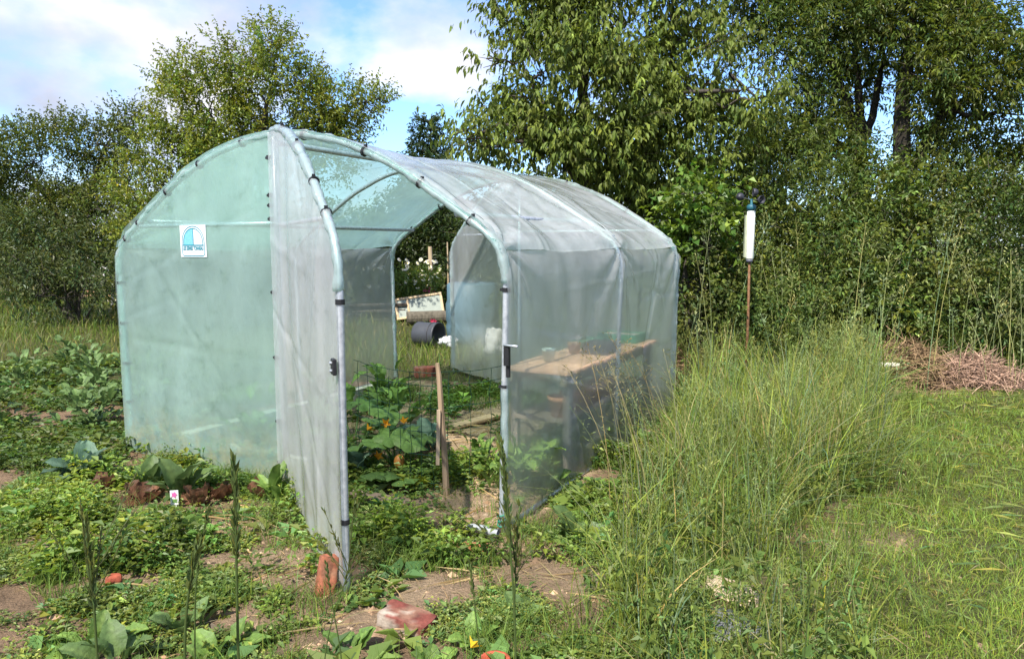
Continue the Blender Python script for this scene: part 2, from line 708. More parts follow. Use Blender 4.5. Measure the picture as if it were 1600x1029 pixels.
def height(x, y):
    x = np.asarray(x, float)
    y = np.asarray(y, float)
    z = (n2(x, y, 1.3, 3) - .5) * .07 + (n2(x, y, .33, 5) - .5) * .035
    bank = np.clip((y - 8.2 - .25 * np.abs(x - 4)) / 4, 0, 1) * np.clip((x - 1.5) / 1.5, 0, 1)
    z = z + bank * .5
    u, v = w2gl(x, y)
    return z


def height1(x, y):
    return float(height(np.array([x]), np.array([y]))[0])


# ------------------------------------------------------------------ ground
def spaced(lo, hi, dense_lo, dense_hi, step, n_far):
    a = np.arange(dense_lo, dense_hi + 1e-6, step)
    k = np.linspace(0, 1, n_far + 1)[1:] ** 3
    return np.concatenate([(dense_lo + (lo - dense_lo) * k)[::-1], a, dense_hi + (hi - dense_hi) * k])


def make_ground():
    xs = spaced(-900, 900, -5, 6, .055, 26)
    ys = spaced(-60, 1500, 1.2, 9.5, .055, 26)
    X, Y = np.meshgrid(xs, ys)
    x, y = X.ravel(), Y.ravel()
    z = height(x, y)
    near = (x > -5) & (x < 6) & (y > 1.2) & (y < 9.5)
    z = z + near * (n2(x, y, .12, 9) - .5) * .022
    b = bare_amt(x, y)
    soil = np.array([.20, .135, .085])
    dry = np.array([.36, .265, .17])
    mould = np.array([.075, .075, .03])
    lawn = in_poly(x, y, LAWN)
    mead = in_poly(x, y, MEADOW)
    nz = n2(x, y, .5, 21)[:, None]
    C = soil * (.75 + .5 * nz)
    k = np.clip(b[:, None] * 1.2, 0, 1)
    C = C * (1 - k) + (soil * 1.0 * (1 - nz) + dry * .9 * nz) * k
    u, v = w2gl(x, y)
    gi = ((np.abs(u) < 1.6) & (v > 0) & (v < 3.2))[:, None]
    C = np.where(gi, soil * .35 + dry * .95 * (.5 + .7 * nz), C)
    g = (lawn | mead | (y > 7.8) & ~gi[:, 0] | (np.abs(x) > 6))[:, None]
    C = np.where(g, mould * (.8 + .5 * nz) * (1 - k * .75) + dry * .8 * k * .75, C)
    ny, nx = X.shape
    i = np.arange(nx - 1)[None] + (np.arange(ny - 1) * nx)[:, None]
    F = np.stack([i, i + 1, i + 1 + nx, i + nx], -1).reshape(-1, 4)
    mb = MB()
    mb.add(np.stack([x, y, z], 1), [F], C)
    o = mb.build("ground", M['ground'], smooth=True)
    tag(o, "bare brown garden soil and turf under everything", None, kind="structure")


make_ground()

# ================================================================== trees
FPX, TILT = 1117.6, 0.1162


def pix(px, py, Y):
    """the spot at distance Y seen at a spot of the photograph (used once, to survey the site)"""
    dx, dy = (px - 800) / FPX, -(py - 514.5) / FPX
    c, s = math.cos(TILT), math.sin(TILT)
    r = np.array([dx, c + dy * s, -s + dy * c])
    p = r * (Y / r[1])
    p[2] += 1.5
    return p


def limb(mb, a, b, r0, r1, wob=.12, n=6, sides=6, c=(.12, .10, .08), sag=0.0):
    a, b = np.array(a, float), np.array(b, float)
    t = np.linspace(0, 1, n)[:, None]
    L = np.linalg.norm(b - a)
    off = R.normal(0, wob * L / 3, (n, 3)) * np.sin(t * PI)
    pts = a + (b - a) * t + off
    pts[:, 2] += (np.sin(t[:, 0] * PI) * sag * L)
    tube(mb, pts, np.linspace(r0, r1, n), sides, c)
    return pts


def shoots(mb, twig, S, D, Lr, k, leafL, leafW, base, hang=.5, spread=.8, fold=.25, droop=.2, hi=False, cvar=.28, twig_frac=.0, twig_r=.004, keep=None, hue=.12, dcol=None):
    """leafy shoots: start S, direction D, k leaves each"""
    n = len(S)
    Ln = R.uniform(*Lr, n)
    scol = vary(base, n, cvar * .7, hue)
    for j in range(k):
        t = (j + R.uniform(.1, .9, n)) / k
        P = S + D * (Ln * t)[:, None]
        P[:, 2] -= (t ** 2) * Ln * .18 * hang
        az = rand_dirs(n)
        dd = unit(D * .55 + az * spread + np.array([0, 0, -1.0]) * hang)
        up = unit(np.array([0, 0, 1.0]) + rand_dirs(n) * .55)
        lc = scol * np.exp(R.normal(0, cvar * .6, (n, 1)))
        sz = R.uniform(.65, 1.15, n)
        leaves(mb, P, dd, up, leafL * sz, leafW * sz, lc, fold, droop, hi)
    if twig is not None and twig_frac > 0:
        for i in np.nonzero(R.uniform(size=n) < twig_frac / DENS)[0]:
            tube(twig, [S[i], S[i] + D[i] * Ln[i] * .5, S[i] + D[i] * Ln[i] + np.array([0, 0, -.18 * hang * Ln[i]])],
                 [twig_r, twig_r * .7, twig_r * .3], 3, (.13, .11, .07), cap=False)


def crown_samples(blobs, dens, shell=.55, void=None, vs=.5, seed=1):
    """blobs: (centre xyz, radii xyz).  returns points and outward directions"""
    Ps, Ds = [], []
    for c, r in blobs:
        c, r = np.array(c), np.array(r)
        n = max(4, int(dens * (r[0] * r[1] * r[2]) ** (2 / 3)))
        d = rand_dirs(n)
        rad = R.uniform(shell ** 3, 1, n) ** (1 / 3)
        Ps.append(c + d * r * rad[:, None])
        Ds.append(d)
    P, D = np.concatenate(Ps), np.concatenate(Ds)
    if void:
        kk = vnoise(P, vs, seed) > void
        P, D = P[kk], D[kk]
    return P, D


NLEAF = []
DENS = 4.4


def make_tree(name, label, cat, base, stems, blobs, dens, leafL, leafW, colr, k=8, Lr=(.3, .6), hang=.5, updir=.5, mat='leaf', hi=False,
              void=.36, vs=.5, group=None, trunk_c=(.065, .055, .045), nsub=5, shell=.5, cvar=.28, fold=.25, droop=.2, spread=.8, seed=3, twig_frac=.25, outw=.8, hue=.12, trunk_name="trunk", crown_name="crown"):
    """stems: list of polylines [(xyz, r), ...]; blobs in world coordinates"""
    root = thing(name, label, cat, base, 0, group)
    b0 = np.array(base)
    wood = MB()
    joints = []
    for st in stems:
        pts = np.array([p for p, _ in st], float)
        rr = np.array([r for _, r in st], float)
        t = np.linspace(0, len(pts) - 1, 5 * len(pts))
        P = np.stack([np.interp(t, np.arange(len(pts)), pts[:, q]) for q in range(3)], 1)
        P[1:-1] += R.normal(0, .012, P[1:-1].shape)
        rad = np.interp(t, np.arange(len(pts)), rr)
        if rr[-1] > .015:
            rad[-4:] *= np.array([.8, .6, .42, .3])
        tube(wood, P - b0, rad, 9, trunk_c)
        joints += [(P[i], rad[i]) for i in range(len(P) // 4, len(P))]
    J = np.array([j[0] for j in joints])
    JR = np.array([j[1] for j in joints])
    for c, r in blobs:
        c = np.array(c)
        d = np.linalg.norm(J - c, axis=1) + np.maximum(0, J[:, 2] - c[2]) * 1.5
        i = int(np.argmin(d))
        r0 = min(JR[i] * .8, .02 + .012 * d[i])
        pts = limb(wood, J[i] - b0, c - b0, r0, .010, .18, 7, 6, trunk_c, .04)
        for q in range(nsub):
            e = c + rand_dirs(1)[0] * np.array(r) * .85
            limb(wood, pts[R.integers(3, 7)], e - b0, .009, .003, .2, 5, 4, trunk_c)
    S, D = crown_samples(blobs, dens * DENS, shell, void, vs, seed)
    D = unit(D * outw + np.array([0, 0, updir]) + rand_dirs(len(D)) * .45)
    mb, tw = MB(), wood
    shoots(mb, tw, S - b0, D, Lr, k, leafL, leafW, colr, hang, spread, fold, droop, hi, cvar, twig_frac, .004, hue=hue)
    wo = wood.build(trunk_name, M['bark'], root, smooth=True)
    if trunk_name == "stems":      # many thin stems hidden in the foliage
        wo["kind"] = "stuff"
    mb.build(crown_name, M[mat], root)
    NLEAF.append((label[:30], mb.n))
    return root


def B(px, py, rpx, Y, flat=1.0, dy=None):
    c = pix(px, py, Y)
    r = rpx * Y / FPX
    return (c, (r, dy if dy else r, r * flat))


# --- old fruit tree behind the left half of the tunnel
Y1 = 12.6
tb = pix(372, 470, Y1)
bl = [B(425, 62, 26, Y1), B(428, 105, 38, Y1 - .3), B(450, 140, 45, Y1), B(388, 140, 42, Y1 + .2), B(345, 70, 12, Y1), B(372, 92, 22, Y1),
      B(290, 118, 30, Y1 - .2), B(262, 132, 18, Y1), B(330, 160, 45, Y1), B(280, 185, 40, Y1 - .5), B(352, 215, 55, Y1), B(425, 195, 55, Y1 + .3),
      B(490, 178, 40, Y1), B(535, 165, 34, Y1), B(575, 158, 22, Y1 - .2), B(598, 155, 12, Y1 - .2), B(505, 210, 36, Y1), B(540, 205, 26, Y1),
      B(250, 240, 42, Y1 - .4), B(300, 270, 60, Y1 - .6), B(215, 290, 40, Y1 - .5), B(380, 275, 60, Y1), B(240, 330, 48, Y1 - .7), B(450, 255, 55, Y1 + .5),
      B(200, 345, 30, Y1 - .6), B(320, 340, 50, Y1 + .4), B(525, 250, 28, Y1 + .4), B(480, 135, 30, Y1)]
make_tree("fruit_tree", "broad old fruit tree with pale green leaves behind the left half of the tunnel", "tree",
          (tb[0], tb[1], 0), [[((tb[0], tb[1], -.1), .17), (pix(376, 340, Y1), .13), (pix(360, 250, Y1), .09), (pix(330, 180, Y1), .05)],
                              [(pix(376, 345, Y1), .10), (pix(400, 240, Y1), .08), (pix(425, 130, Y1), .04)],
                              [(pix(400, 250, Y1), .06), (pix(470, 200, Y1), .05), (pix(540, 175, Y1), .025)]],
          bl, 330, .072, .034, (.190, .215, .045), k=9, Lr=(.18, .42), hang=.25, updir=.55, void=.37, vs=.42, cvar=.30, seed=5)

# --- darker trees at the far left
Y2 = 14.5
tb = pix(110, 480, Y2)
bl = [B(150, 225, 38, Y2), B(196, 190, 22, Y2), B(185, 225, 30, Y2), B(140, 285, 45, Y2), B(190, 270, 35, Y2), B(130, 350, 50, Y2), B(160, 330, 40, Y2 - .5),
      B(100, 230, 45, Y2), B(60, 250, 60, Y2), B(40, 320, 65, Y2), B(90, 340, 55, Y2), B(0, 260, 50, Y2), B(-30, 330, 60, Y2), B(200, 190, 12, Y2)]
make_tree("fruit_tree", "dark leaning fruit tree at the far left, beyond the tunnel's corner", "tree",
          (tb[0], tb[1], 0), [[((tb[0], tb[1], -.1), .16), (pix(118, 380, Y2), .12), (pix(140, 300, Y2), .08), (pix(165, 230, Y2), .04)],
                              [(pix(118, 390, Y2), .09), (pix(70, 300, Y2), .06), (pix(30, 260, Y2), .03)]],
          bl, 250, .075, .036, (.100, .122, .032), k=8, Lr=(.2, .45), hang=.3, updir=.5, void=.40, vs=.5, seed=8)

# --- cherry
Y3 = 8.9
tb = pix(905, 500, Y3 + .4)
bl = [B(775, 15, 16, Y3), B(800, 62, 26, Y3), B(760, 92, 16, Y3 - .2), B(786, 118, 24, Y3), B(800, 150, 30, Y3 - .2), B(775, 190, 22, Y3), B(730, 218, 18, Y3 - .7),
      B(705, 212, 12, Y3 - .9), B(765, 232, 26, Y3 - .5), B(815, 225, 36, Y3 - .2), B(846, 45, 40, Y3), B(850, 115, 48, Y3 - .3), B(848, 185, 46, Y3),
      B(905, 30, 50, Y3), B(915, 110, 56, Y3 - .4), B(900, 195, 58, Y3 - .2), B(965, 70, 50, Y3), B(960, 160, 60, Y3 - .4), B(965, 240, 56, Y3 - .2),
      B(1005, 110, 46, Y3 + .3), B(1020, 190, 56, Y3), B(1040, 30, 26, Y3), B(1060, 85, 38, Y3 + .2), B(1075, 25, 24, Y3 + .2), B(1075, 150, 46, Y3),
      B(1085, 225, 50, Y3), B(880, 255, 42, Y3 - .3), B(1030, 265, 52, Y3), B(1125, 60, 26, Y3 - .2), B(1130, 130, 36, Y3), B(1140, 190, 40, Y3),
      B(975, 300, 50, Y3 + .2), B(1055, 315, 45, Y3 + .3), B(880, -30, 45, Y3), B(945, -30, 50, Y3), B(830, -25, 35, Y3), B(1010, -40, 35, Y3), B(1060, -50, 40, Y3),
      B(1190, 160, 24, Y3 - .6), B(1225, 145, 14, Y3 - .7)]
make_tree("cherry_tree", "tall cherry tree with drooping glossy leaves behind the tunnel's roof", "tree",
          (tb[0], tb[1], 0), [[((tb[0], tb[1], -.1), .15), (pix(908, 380, Y3 + .4), .12), (pix(915, 250, Y3 + .2), .09), (pix(912, 120, Y3), .06), (pix(900, -20, Y3), .03)],
                              [(pix(910, 330, Y3 + .3), .08), (pix(980, 220, Y3 + .2), .06), (pix(1050, 90, Y3), .03)],
                              [(pix(910, 300, Y3 + .3), .07), (pix(860, 200, Y3), .05), (pix(805, 70, Y3), .02)]],
          bl, 290, .098, .036, (.130, .160, .036), k=9, Lr=(.25, .55), hang=.9, updir=.75, mat='leaf_glossy', hi=True, void=.33, vs=.4, shell=.35, cvar=.34, fold=.16, droop=.35,
          spread=.6, seed=12, twig_frac=.5, nsub=4, hue=.06)

# --- ash trees on the right
Y4 = 10.2
tb = pix(1352, 480, Y4)
bl = [B(1165, 30, 40, Y4), B(1215, 50, 50, Y4 - .4), B(1180, 95, 46, Y4), B(1235, 115, 50, Y4 - .3), B(1190, 190, 50, Y4 + .2), B(1245, 190, 50, Y4), B(1275, 35, 45, Y4),
      B(1320, 30, 50, Y4 - .3), B(1290, 105, 32, Y4 + .5), B(1375, 35, 50, Y4 - .5), B(1350, 85, 38, Y4 + .6), B(1340, 140, 26, Y4 + .6), B(1150, 240, 55, Y4 - .3), B(1220, 250, 60, Y4 - .6),
      B(1290, 245, 50, Y4 - .4), B(1280, 180, 30, Y4 + .4), B(1170, -40, 50, Y4), B(1260, -40, 50, Y4), B(1350, -40, 55, Y4), B(1345, 290, 45, Y4 - .3)]
make_tree("ash_tree", "dark spreading ash tree with forked trunk above the hedge on the right", "tree",
          (tb[0], tb[1], 0), [[((tb[0], tb[1], -.1), .16), (pix(1350, 330, Y4), .13), (pix(1343, 245, Y4), .11), (pix(1322, 160, Y4), .07), (pix(1290, 70, Y4), .035)],
                              [(pix(1343, 250, Y4), .08), (pix(1346, 180, Y4), .06), (pix(1335, 90, Y4), .04), (pix(1345, 0, Y4), .02)],
                              [(pix(1345, 240, Y4), .06), (pix(1365, 170, Y4), .05), (pix(1385, 60, Y4), .025)],
                              [(pix(1345, 260, Y4), .05), (pix(1280, 190, Y4), .04), (pix(1210, 120, Y4), .02)]],
          bl, 380, .085, .026, (.100, .128, .030), trunk_c=(.035, .03, .024), k=10, Lr=(.22, .5), hang=.45, updir=.25, void=.34, vs=.45, cvar=.34, seed=17, nsub=4)
Y5 = 9.6
tb = pix(1420, 480, Y5)
bl = [B(1440, 40, 48, Y5), B(1470, 100, 45, Y5 - .3), B(1440, 130, 34, Y5 - .4), B(1480, 170, 45, Y5 - .3), B(1420, 20, 36, Y5), B(1500, 40, 50, Y5), B(1540, 110, 60, Y5),
      B(1520, 200, 60, Y5), B(1580, 50, 60, Y5), B(1590, 180, 60, Y5), B(1460, 235, 32, Y5), B(1410, 90, 26, Y5 + .4), B(1440, -40, 50, Y5), B(1540, -30, 60, Y5), B(1480, 290, 42, Y5), B(1550, 280, 60, Y5), B(1620, 280, 60, Y5)]
make_tree("ash_tree", "lighter green ash tree on slanting trunk at the right edge of the picture", "tree",
          (tb[0], tb[1], 0), [[((tb[0], tb[1], -.1), .15), (pix(1412, 300, Y5), .12), (pix(1408, 180, Y5), .10), (pix(1420, 60, Y5), .05), (pix(1430, -20, Y5), .03)],
                              [(pix(1412, 290, Y5), .08), (pix(1450, 220, Y5), .06), (pix(1500, 120, Y5), .03)]],
          bl, 320, .09, .028, (.112, .138, .030), trunk_c=(.04, .034, .026), k=10, Lr=(.22, .5), hang=.5, updir=.3, void=.35, vs=.45, cvar=.34, seed=23, nsub=4)


# --- conifer
def conifer(px, pyb, pyt, Y, label):
    b = pix(px, pyb, Y)
    t = pix(px + 2, pyt, Y)
    root = thing("spruce_tree", label, "tree", (b[0], b[1], 0))
    wd, mb = MB(), MB()
    hgt = t[2]
    tube(wd, [(0, 0, 0), (0, 0, hgt * .5), (t[0] - b[0], 0, hgt)], [.14, .08, .01], 7, (.09, .07, .05))
    S, D = [], []
    z = 1.2
    while z < hgt - .15:
        q = (hgt - z) / (hgt - 1.2)
        rr = .25 + 1.25 * q ** .9
        nb = int(7 + 5 * q)
        a0 = R.uniform(0, 6)
        for i in range(nb):
            a = a0 + i * 2 * PI / nb + R.normal(0, .15)
            L = rr * R.uniform(.75, 1.1)
            d = np.array([math.cos(a), math.sin(a), .12 - .25 * q])
            tube(wd, [(0, 0, z), d * L * .6 + [0, 0, z], d * L + [0, 0, z + .1 * L]], [.014, .01, .003], 4, (.09, .07, .05), cap=False)
            m = int(20 * L + 6)
            tt = R.uniform(.15, 1, m)
            P = d[None] * (L * tt)[:, None] + [0, 0, z]
            P[:, 2] += .1 * L * tt ** 2
            S.append(P)
            D.append(unit(d[None] + rand_dirs(m) * .8 + [0, 0, .05]))
        z += R.uniform(.16, .24)
    S, D = np.concatenate(S), np.concatenate(D)
    shoots(mb, None, S, D, (.12, .24), 6, .10, .055, (.040, .066, .032), .1, .5, .1, .05)
    wd.build("trunk", M['bark'], root)
    mb.build("crown", M['leaf'], root)


conifer(672, 480, 178, 21.0, "small dark spruce rising above the tunnel ridge, in front of the blue sky")
conifer(330, 470, 215, 25.0, "spruce almost hidden behind the broad old fruit tree")

# ================================================================== shrubs and hedge


def shrub(label, blobs, base, dens, leafL, leafW, colr, name="shrub", cat="shrub", group=None, mat='leaf', **kw):
    st = []
    c0 = np.array(base, float)
    for c, r in blobs[:4]:
        st.append([((c0[0] + R.normal(0, .012), c0[1] + R.normal(0, .012), c0[2] - .08), .03), ((c0 + np.array(c)) / 2 + R.normal(0, .05, 3), .022), (np.array(c), .01)])
    return make_tree(name, label, cat, tuple(base), st, blobs, dens, leafL, leafW, colr, group=group, mat=mat, trunk_name="stems", crown_name="foliage", **kw)


def gz(px, py, Y):
    p = pix(px, py, Y)
    return (p[0], p[1], height1(p[0], p[1]))


HG = "shrubs of the hedge on the right"
kw = dict(k=8, Lr=(.15, .4), hang=.3, updir=.35, void=.34, vs=.35, cvar=.36, nsub=4, shell=.45, twig_frac=.3)
shrub("hazel bush with large round bright leaves behind the tunnel's far right corner", [B(1085, 305, 34, 8.0), B(1110, 330, 34, 8.0), B(1065, 345, 32, 8.1), B(1100, 375, 38, 8.0), B(1055, 390, 30, 8.2)],
      gz(1085, 560, 8.0), 260, .085, .075, (.12, .175, .032), "hazel_bush", **{**kw, 'k': 6, 'seed': 31})
shrub("dark bramble bush between the tunnel's far corner and the white gauge", [B(1080, 440, 42, 8.0), B(1120, 440, 48, 8.2), B(1085, 490, 36, 8.0), B(1130, 490, 40, 8.1), B(1140, 380, 45, 8.6)],
      gz(1100, 570, 8.1), 360, .06, .042, (.098, .120, .034), "bramble_bush", **{**kw, 'seed': 32})
shrub("dense green hedge bush directly behind the white gauge", [B(1165, 330, 55, 8.9), B(1200, 400, 60, 8.7), B(1165, 430, 50, 8.6), B(1220, 460, 55, 8.5), B(1180, 490, 45, 8.4), B(1150, 280, 45, 9.4)],
      gz(1190, 570, 8.7), 340, .062, .03, (.115, .145, .036), "hedge_bush", group=HG, **{**kw, 'seed': 33})
shrub("tall hedge bush below the forked ash trunk", [B(1270, 310, 60, 9.0), B(1290, 390, 62, 8.7), B(1255, 340, 55, 9.2), B(1330, 350, 55, 9.0), B(1290, 460, 58, 8.5), B(1320, 430, 50, 8.6)],
      gz(1290, 570, 8.8), 340, .085, .024, (.125, .158, .045), "hedge_bush", group=HG, **{**kw, 'seed': 34})
shrub("hedge bush behind the brush pile, between the two ash trunks", [B(1380, 330, 55, 9.0), B(1400, 400, 60, 8.7), B(1365, 440, 52, 8.5), B(1410, 470, 50, 8.5), B(1355, 480, 45, 8.3)],
      gz(1385, 570, 8.8), 340, .075, .05, (.118, .150, .036), "hedge_bush", group=HG, **{**kw, 'seed': 35})
shrub("hedge bush at the right edge, above the pinkish heap of stems", [B(1450, 350, 60, 8.9), B(1470, 420, 62, 8.6), B(1480, 480, 55, 8.4), B(1430, 430, 45, 8.5), B(1440, 300, 45, 9.2)],
      gz(1460, 570, 8.7), 340, .055, .03, (.130, .155, .048), "hedge_bush", group=HG, **{**kw, 'seed': 36})
shrub("hedge bush outside the right edge of the picture", [B(1540, 340, 65, 8.9), B(1560, 420, 65, 8.6), B(1590, 480, 60, 8.4), B(1530, 480, 50, 8.4), B(1620, 380, 60, 8.8)],
      gz(1560, 570, 8.7), 300, .06, .032, (.066, .096, .024), "hedge_bush", group=HG, **{**kw, 'seed': 37})
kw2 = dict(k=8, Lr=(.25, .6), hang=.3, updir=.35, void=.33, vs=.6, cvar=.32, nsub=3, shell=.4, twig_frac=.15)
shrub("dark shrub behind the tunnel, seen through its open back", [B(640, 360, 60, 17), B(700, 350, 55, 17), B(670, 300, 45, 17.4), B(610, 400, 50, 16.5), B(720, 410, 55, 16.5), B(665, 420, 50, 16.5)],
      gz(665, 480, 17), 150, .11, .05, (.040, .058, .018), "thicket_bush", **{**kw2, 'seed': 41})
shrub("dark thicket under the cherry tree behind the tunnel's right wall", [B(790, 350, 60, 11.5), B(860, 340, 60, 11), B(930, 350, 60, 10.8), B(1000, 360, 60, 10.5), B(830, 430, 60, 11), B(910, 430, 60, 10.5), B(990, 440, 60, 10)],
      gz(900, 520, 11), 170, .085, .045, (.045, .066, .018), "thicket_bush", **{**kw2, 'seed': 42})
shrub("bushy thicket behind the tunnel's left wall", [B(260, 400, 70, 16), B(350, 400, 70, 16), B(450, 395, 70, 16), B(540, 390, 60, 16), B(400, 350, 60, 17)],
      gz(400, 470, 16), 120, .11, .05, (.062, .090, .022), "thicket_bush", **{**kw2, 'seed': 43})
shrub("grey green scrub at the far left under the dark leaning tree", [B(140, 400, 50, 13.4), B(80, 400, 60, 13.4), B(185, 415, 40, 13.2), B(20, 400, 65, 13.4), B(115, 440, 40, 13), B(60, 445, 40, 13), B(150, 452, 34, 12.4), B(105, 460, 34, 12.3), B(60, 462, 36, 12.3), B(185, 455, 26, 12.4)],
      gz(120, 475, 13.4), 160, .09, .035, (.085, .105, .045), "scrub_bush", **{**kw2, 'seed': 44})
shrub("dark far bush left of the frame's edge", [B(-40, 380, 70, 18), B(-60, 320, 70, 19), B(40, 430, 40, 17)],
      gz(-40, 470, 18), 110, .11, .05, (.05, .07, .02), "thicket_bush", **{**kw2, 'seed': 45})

# far wood that closes the horizon
mb = MB()
for i in range(60):
    a = -1.15 + 2.3 * i / 59 + R.normal(0, .01)
    d = R.uniform(42, 60)
    c = np.array([math.sin(a) * d, math.cos(a) * d, R.uniform(1.2, 2.6)])
    r = (R.uniform(2.2, 3.6), R.uniform(2, 3), c[2] + R.uniform(.2, .9))
    S, D = crown_samples([(c, r)], 40, .75)
    S = S[S[:, 2] > 0]
    n = len(S)
    shoots(mb, None, S, rand_dirs(n), (.3, .8), 3, .42, .26, (.045, .066, .022), .2, .8)
tag(mb.build("far_wood", M['leaf']), "distant dark band of trees along the horizon", "wood", kind="stuff")


# ================================================================== the tunnel greenhouse
GH = thing("tunnel_greenhouse", "greenhouse tunnel of translucent sheeting over galvanised hoops, half doors open at both ends", "greenhouse",
           (GO[0], GO[1], 0), GTH)
PROF = np.array([(0, 2.155), (.16, 2.147), (.306, 2.126), (.544, 2.072), (.842, 1.952), (1.02, 1.85), (1.186, 1.746), (1.40, 1.606), (1.50, 1.535), (1.555, 1.46), (1.572, 1.36), (1.57, 1.2), (1.545, 0.0)])


def smooth_poly(P, n):
    d = np.concatenate([[0], np.cumsum(np.linalg.norm(np.diff(P, axis=0), axis=1))])
    t = np.linspace(0, d[-1], n)
    Q = np.stack([np.interp(t, d, P[:, q]) for q in range(P.shape[1])], 1)
    for _ in range(2):
        Q[1:-1] = (Q[:-2] + 2 * Q[1:-1] + Q[2:]) / 4
    return Q


HALF = smooth_poly(PROF, 70)            # apex -> right foot (u, z)
ARCH = np.concatenate([(HALF * [-1, 1])[::-1], HALF[1:]])   # left foot -> right foot


def arch_top(u):
    k = HALF[:, 1] > 1.25
    return np.interp(np.abs(u), HALF[k][:, 0], HALF[k][:, 1])


def arch3(v, off=0.0, zmin=-1.0):
    A = ARCH
    T = unit(np.gradient(A, axis=0))
    N = np.stack([-T[:, 1], T[:, 0]], 1)
    Q = A + N * off
    Q = Q[A[:, 1] > zmin]
    return np.stack([Q[:, 0], np.full(len(Q), v), Q[:, 1]], 1)


HOOPS = (0.0, 1.68, GL)
for v in HOOPS:
    mb = MB()
    p = arch3(v)
    p[:, 2] -= .0
    tube(mb, p[::2] if len(p[::2]) else p, .0168, 10)
    mb.build("hoop", M['steel'], GH, smooth=True)


def bar(a, b, r=.017, name="purlin", parent=GH, mat='steel', sides=8):
    mb = MB()
    tube(mb, np.linspace(a, b, 4), r, sides)
    return mb.build(name, M[mat], parent, smooth=True)


bar((0, .02, 2.112), (0, GL - .02, 2.112), .018)
for s in (-1, 1):
    bar((s * 1.26, .03, 1.665), (s * 1.26, GL - .03, 1.665))
    bar((s * 1.535, .0, .004), (s * 1.535, GL, .004), .014, "base_rail")
bar((-1.33, .0, 1.635), (0, .0, 1.635), .014, "cross_bar")
bar((1.33, GL, 1.635), (0, GL, 1.635), .014, "cross_bar")
bar((0, 0, -.02), (0, 0, 2.13), .017, "centre_post")
bar((0, GL, -.02), (0, GL, 2.13), .017, "centre_post")


# ---- sheeting
def wrinkle(P, amp, seed):
    a = (vnoise(P * [1, 1, .3], .16, seed) - .5) * amp
    a += (vnoise(P, .5, seed + 1) - .5) * amp * 1.6
    return a


def folds(a, b, n, seed, amp=.006, wd=.014):
    """random straight creases over a sheet with surface coordinates a, b"""
    g = np.random.default_rng(seed)
    r = np.zeros(len(a))
    for _ in range(n):
        th = g.uniform(0, PI)
        ca, cb = g.uniform(a.min(), a.max()), g.uniform(b.min(), b.max())
        d = (a - ca) * math.sin(th) - (b - cb) * math.cos(th)
        l = (a - ca) * math.cos(th) + (b - cb) * math.sin(th)
        L = g.uniform(.2, .7)
        r += g.choice((-1, 1)) * amp * g.uniform(.4, 1.3) * np.exp(-(d / wd) ** 2 / g.uniform(.6, 3)) * np.exp(-(l / L) ** 2)
    return r


def creases(v, z, side):
    """radial gathers where the sheet is pulled round the eave bends"""
    r_ = np.zeros(len(v))
    for h in HOOPS:
        dv, dz = v - h, z - 1.5
        r = np.hypot(dv, dz) + 1e-4
        an = np.arctan2(dz, np.abs(dv))
        r_ += .021 * np.exp(-r / .36) * np.sin(an * 11 + h * 3) * np.clip(r / .1, 0, 1)
    return r_


def grid_faces(nu, nv):
    i = np.arange(nu - 1)[None] + (np.arange(nv - 1) * nu)[:, None]
    return np.stack([i, i + 1, i + 1 + nu, i + nu], -1).reshape(-1, 4)


def roof_film():
    A = arch3(0, .0265, 1.44)[:, [0, 2]]
    A = smooth_poly(A, 150)
    T = unit(np.gradient(A, axis=0))
    N = np.stack([-T[:, 1], T[:, 0]], 1)
    vs = np.linspace(-.035, GL + .035, 150)
    P, NN = [], []
    for v in vs:
        P.append(np.stack([A[:, 0], np.full(len(A), v), A[:, 1]], 1))
        NN.append(np.stack([N[:, 0], np.zeros(len(A)), N[:, 1]], 1))
    P, NN = np.concatenate(P), np.concatenate(NN)
    v = P[:, 1]
    sag = np.zeros(len(v))
    for a, b in zip(HOOPS[:-1], HOOPS[1:]):
        t = np.clip((v - a) / (b - a), 0, 1)
        sag += np.sin(t * PI) * ((v >= a) & (v <= b))
    disp = -sag * .035 * (1 + .5 * (vnoise(P, .8, 4) - .5)) + wrinkle(P, .012, 30) * (.25 + sag)
    disp += creases(v, P[:, 2], 1) * (np.abs(P[:, 0]) > .9)
    sarc = np.tile(np.concatenate([[0], np.cumsum(np.linalg.norm(np.diff(A, axis=0), axis=1))]), len(vs))
    disp = disp - np.abs(wrinkle(P, .004, 33)) + folds(v, sarc, 70, 5) * (.3 + sag)
    P = P + NN * disp[:, None]
    mb = MB()
    mb.add(P, [grid_faces(len(A), len(vs))])
    mb.build("roof_sheet", M['film_roof'], GH, smooth=True)


roof_film()


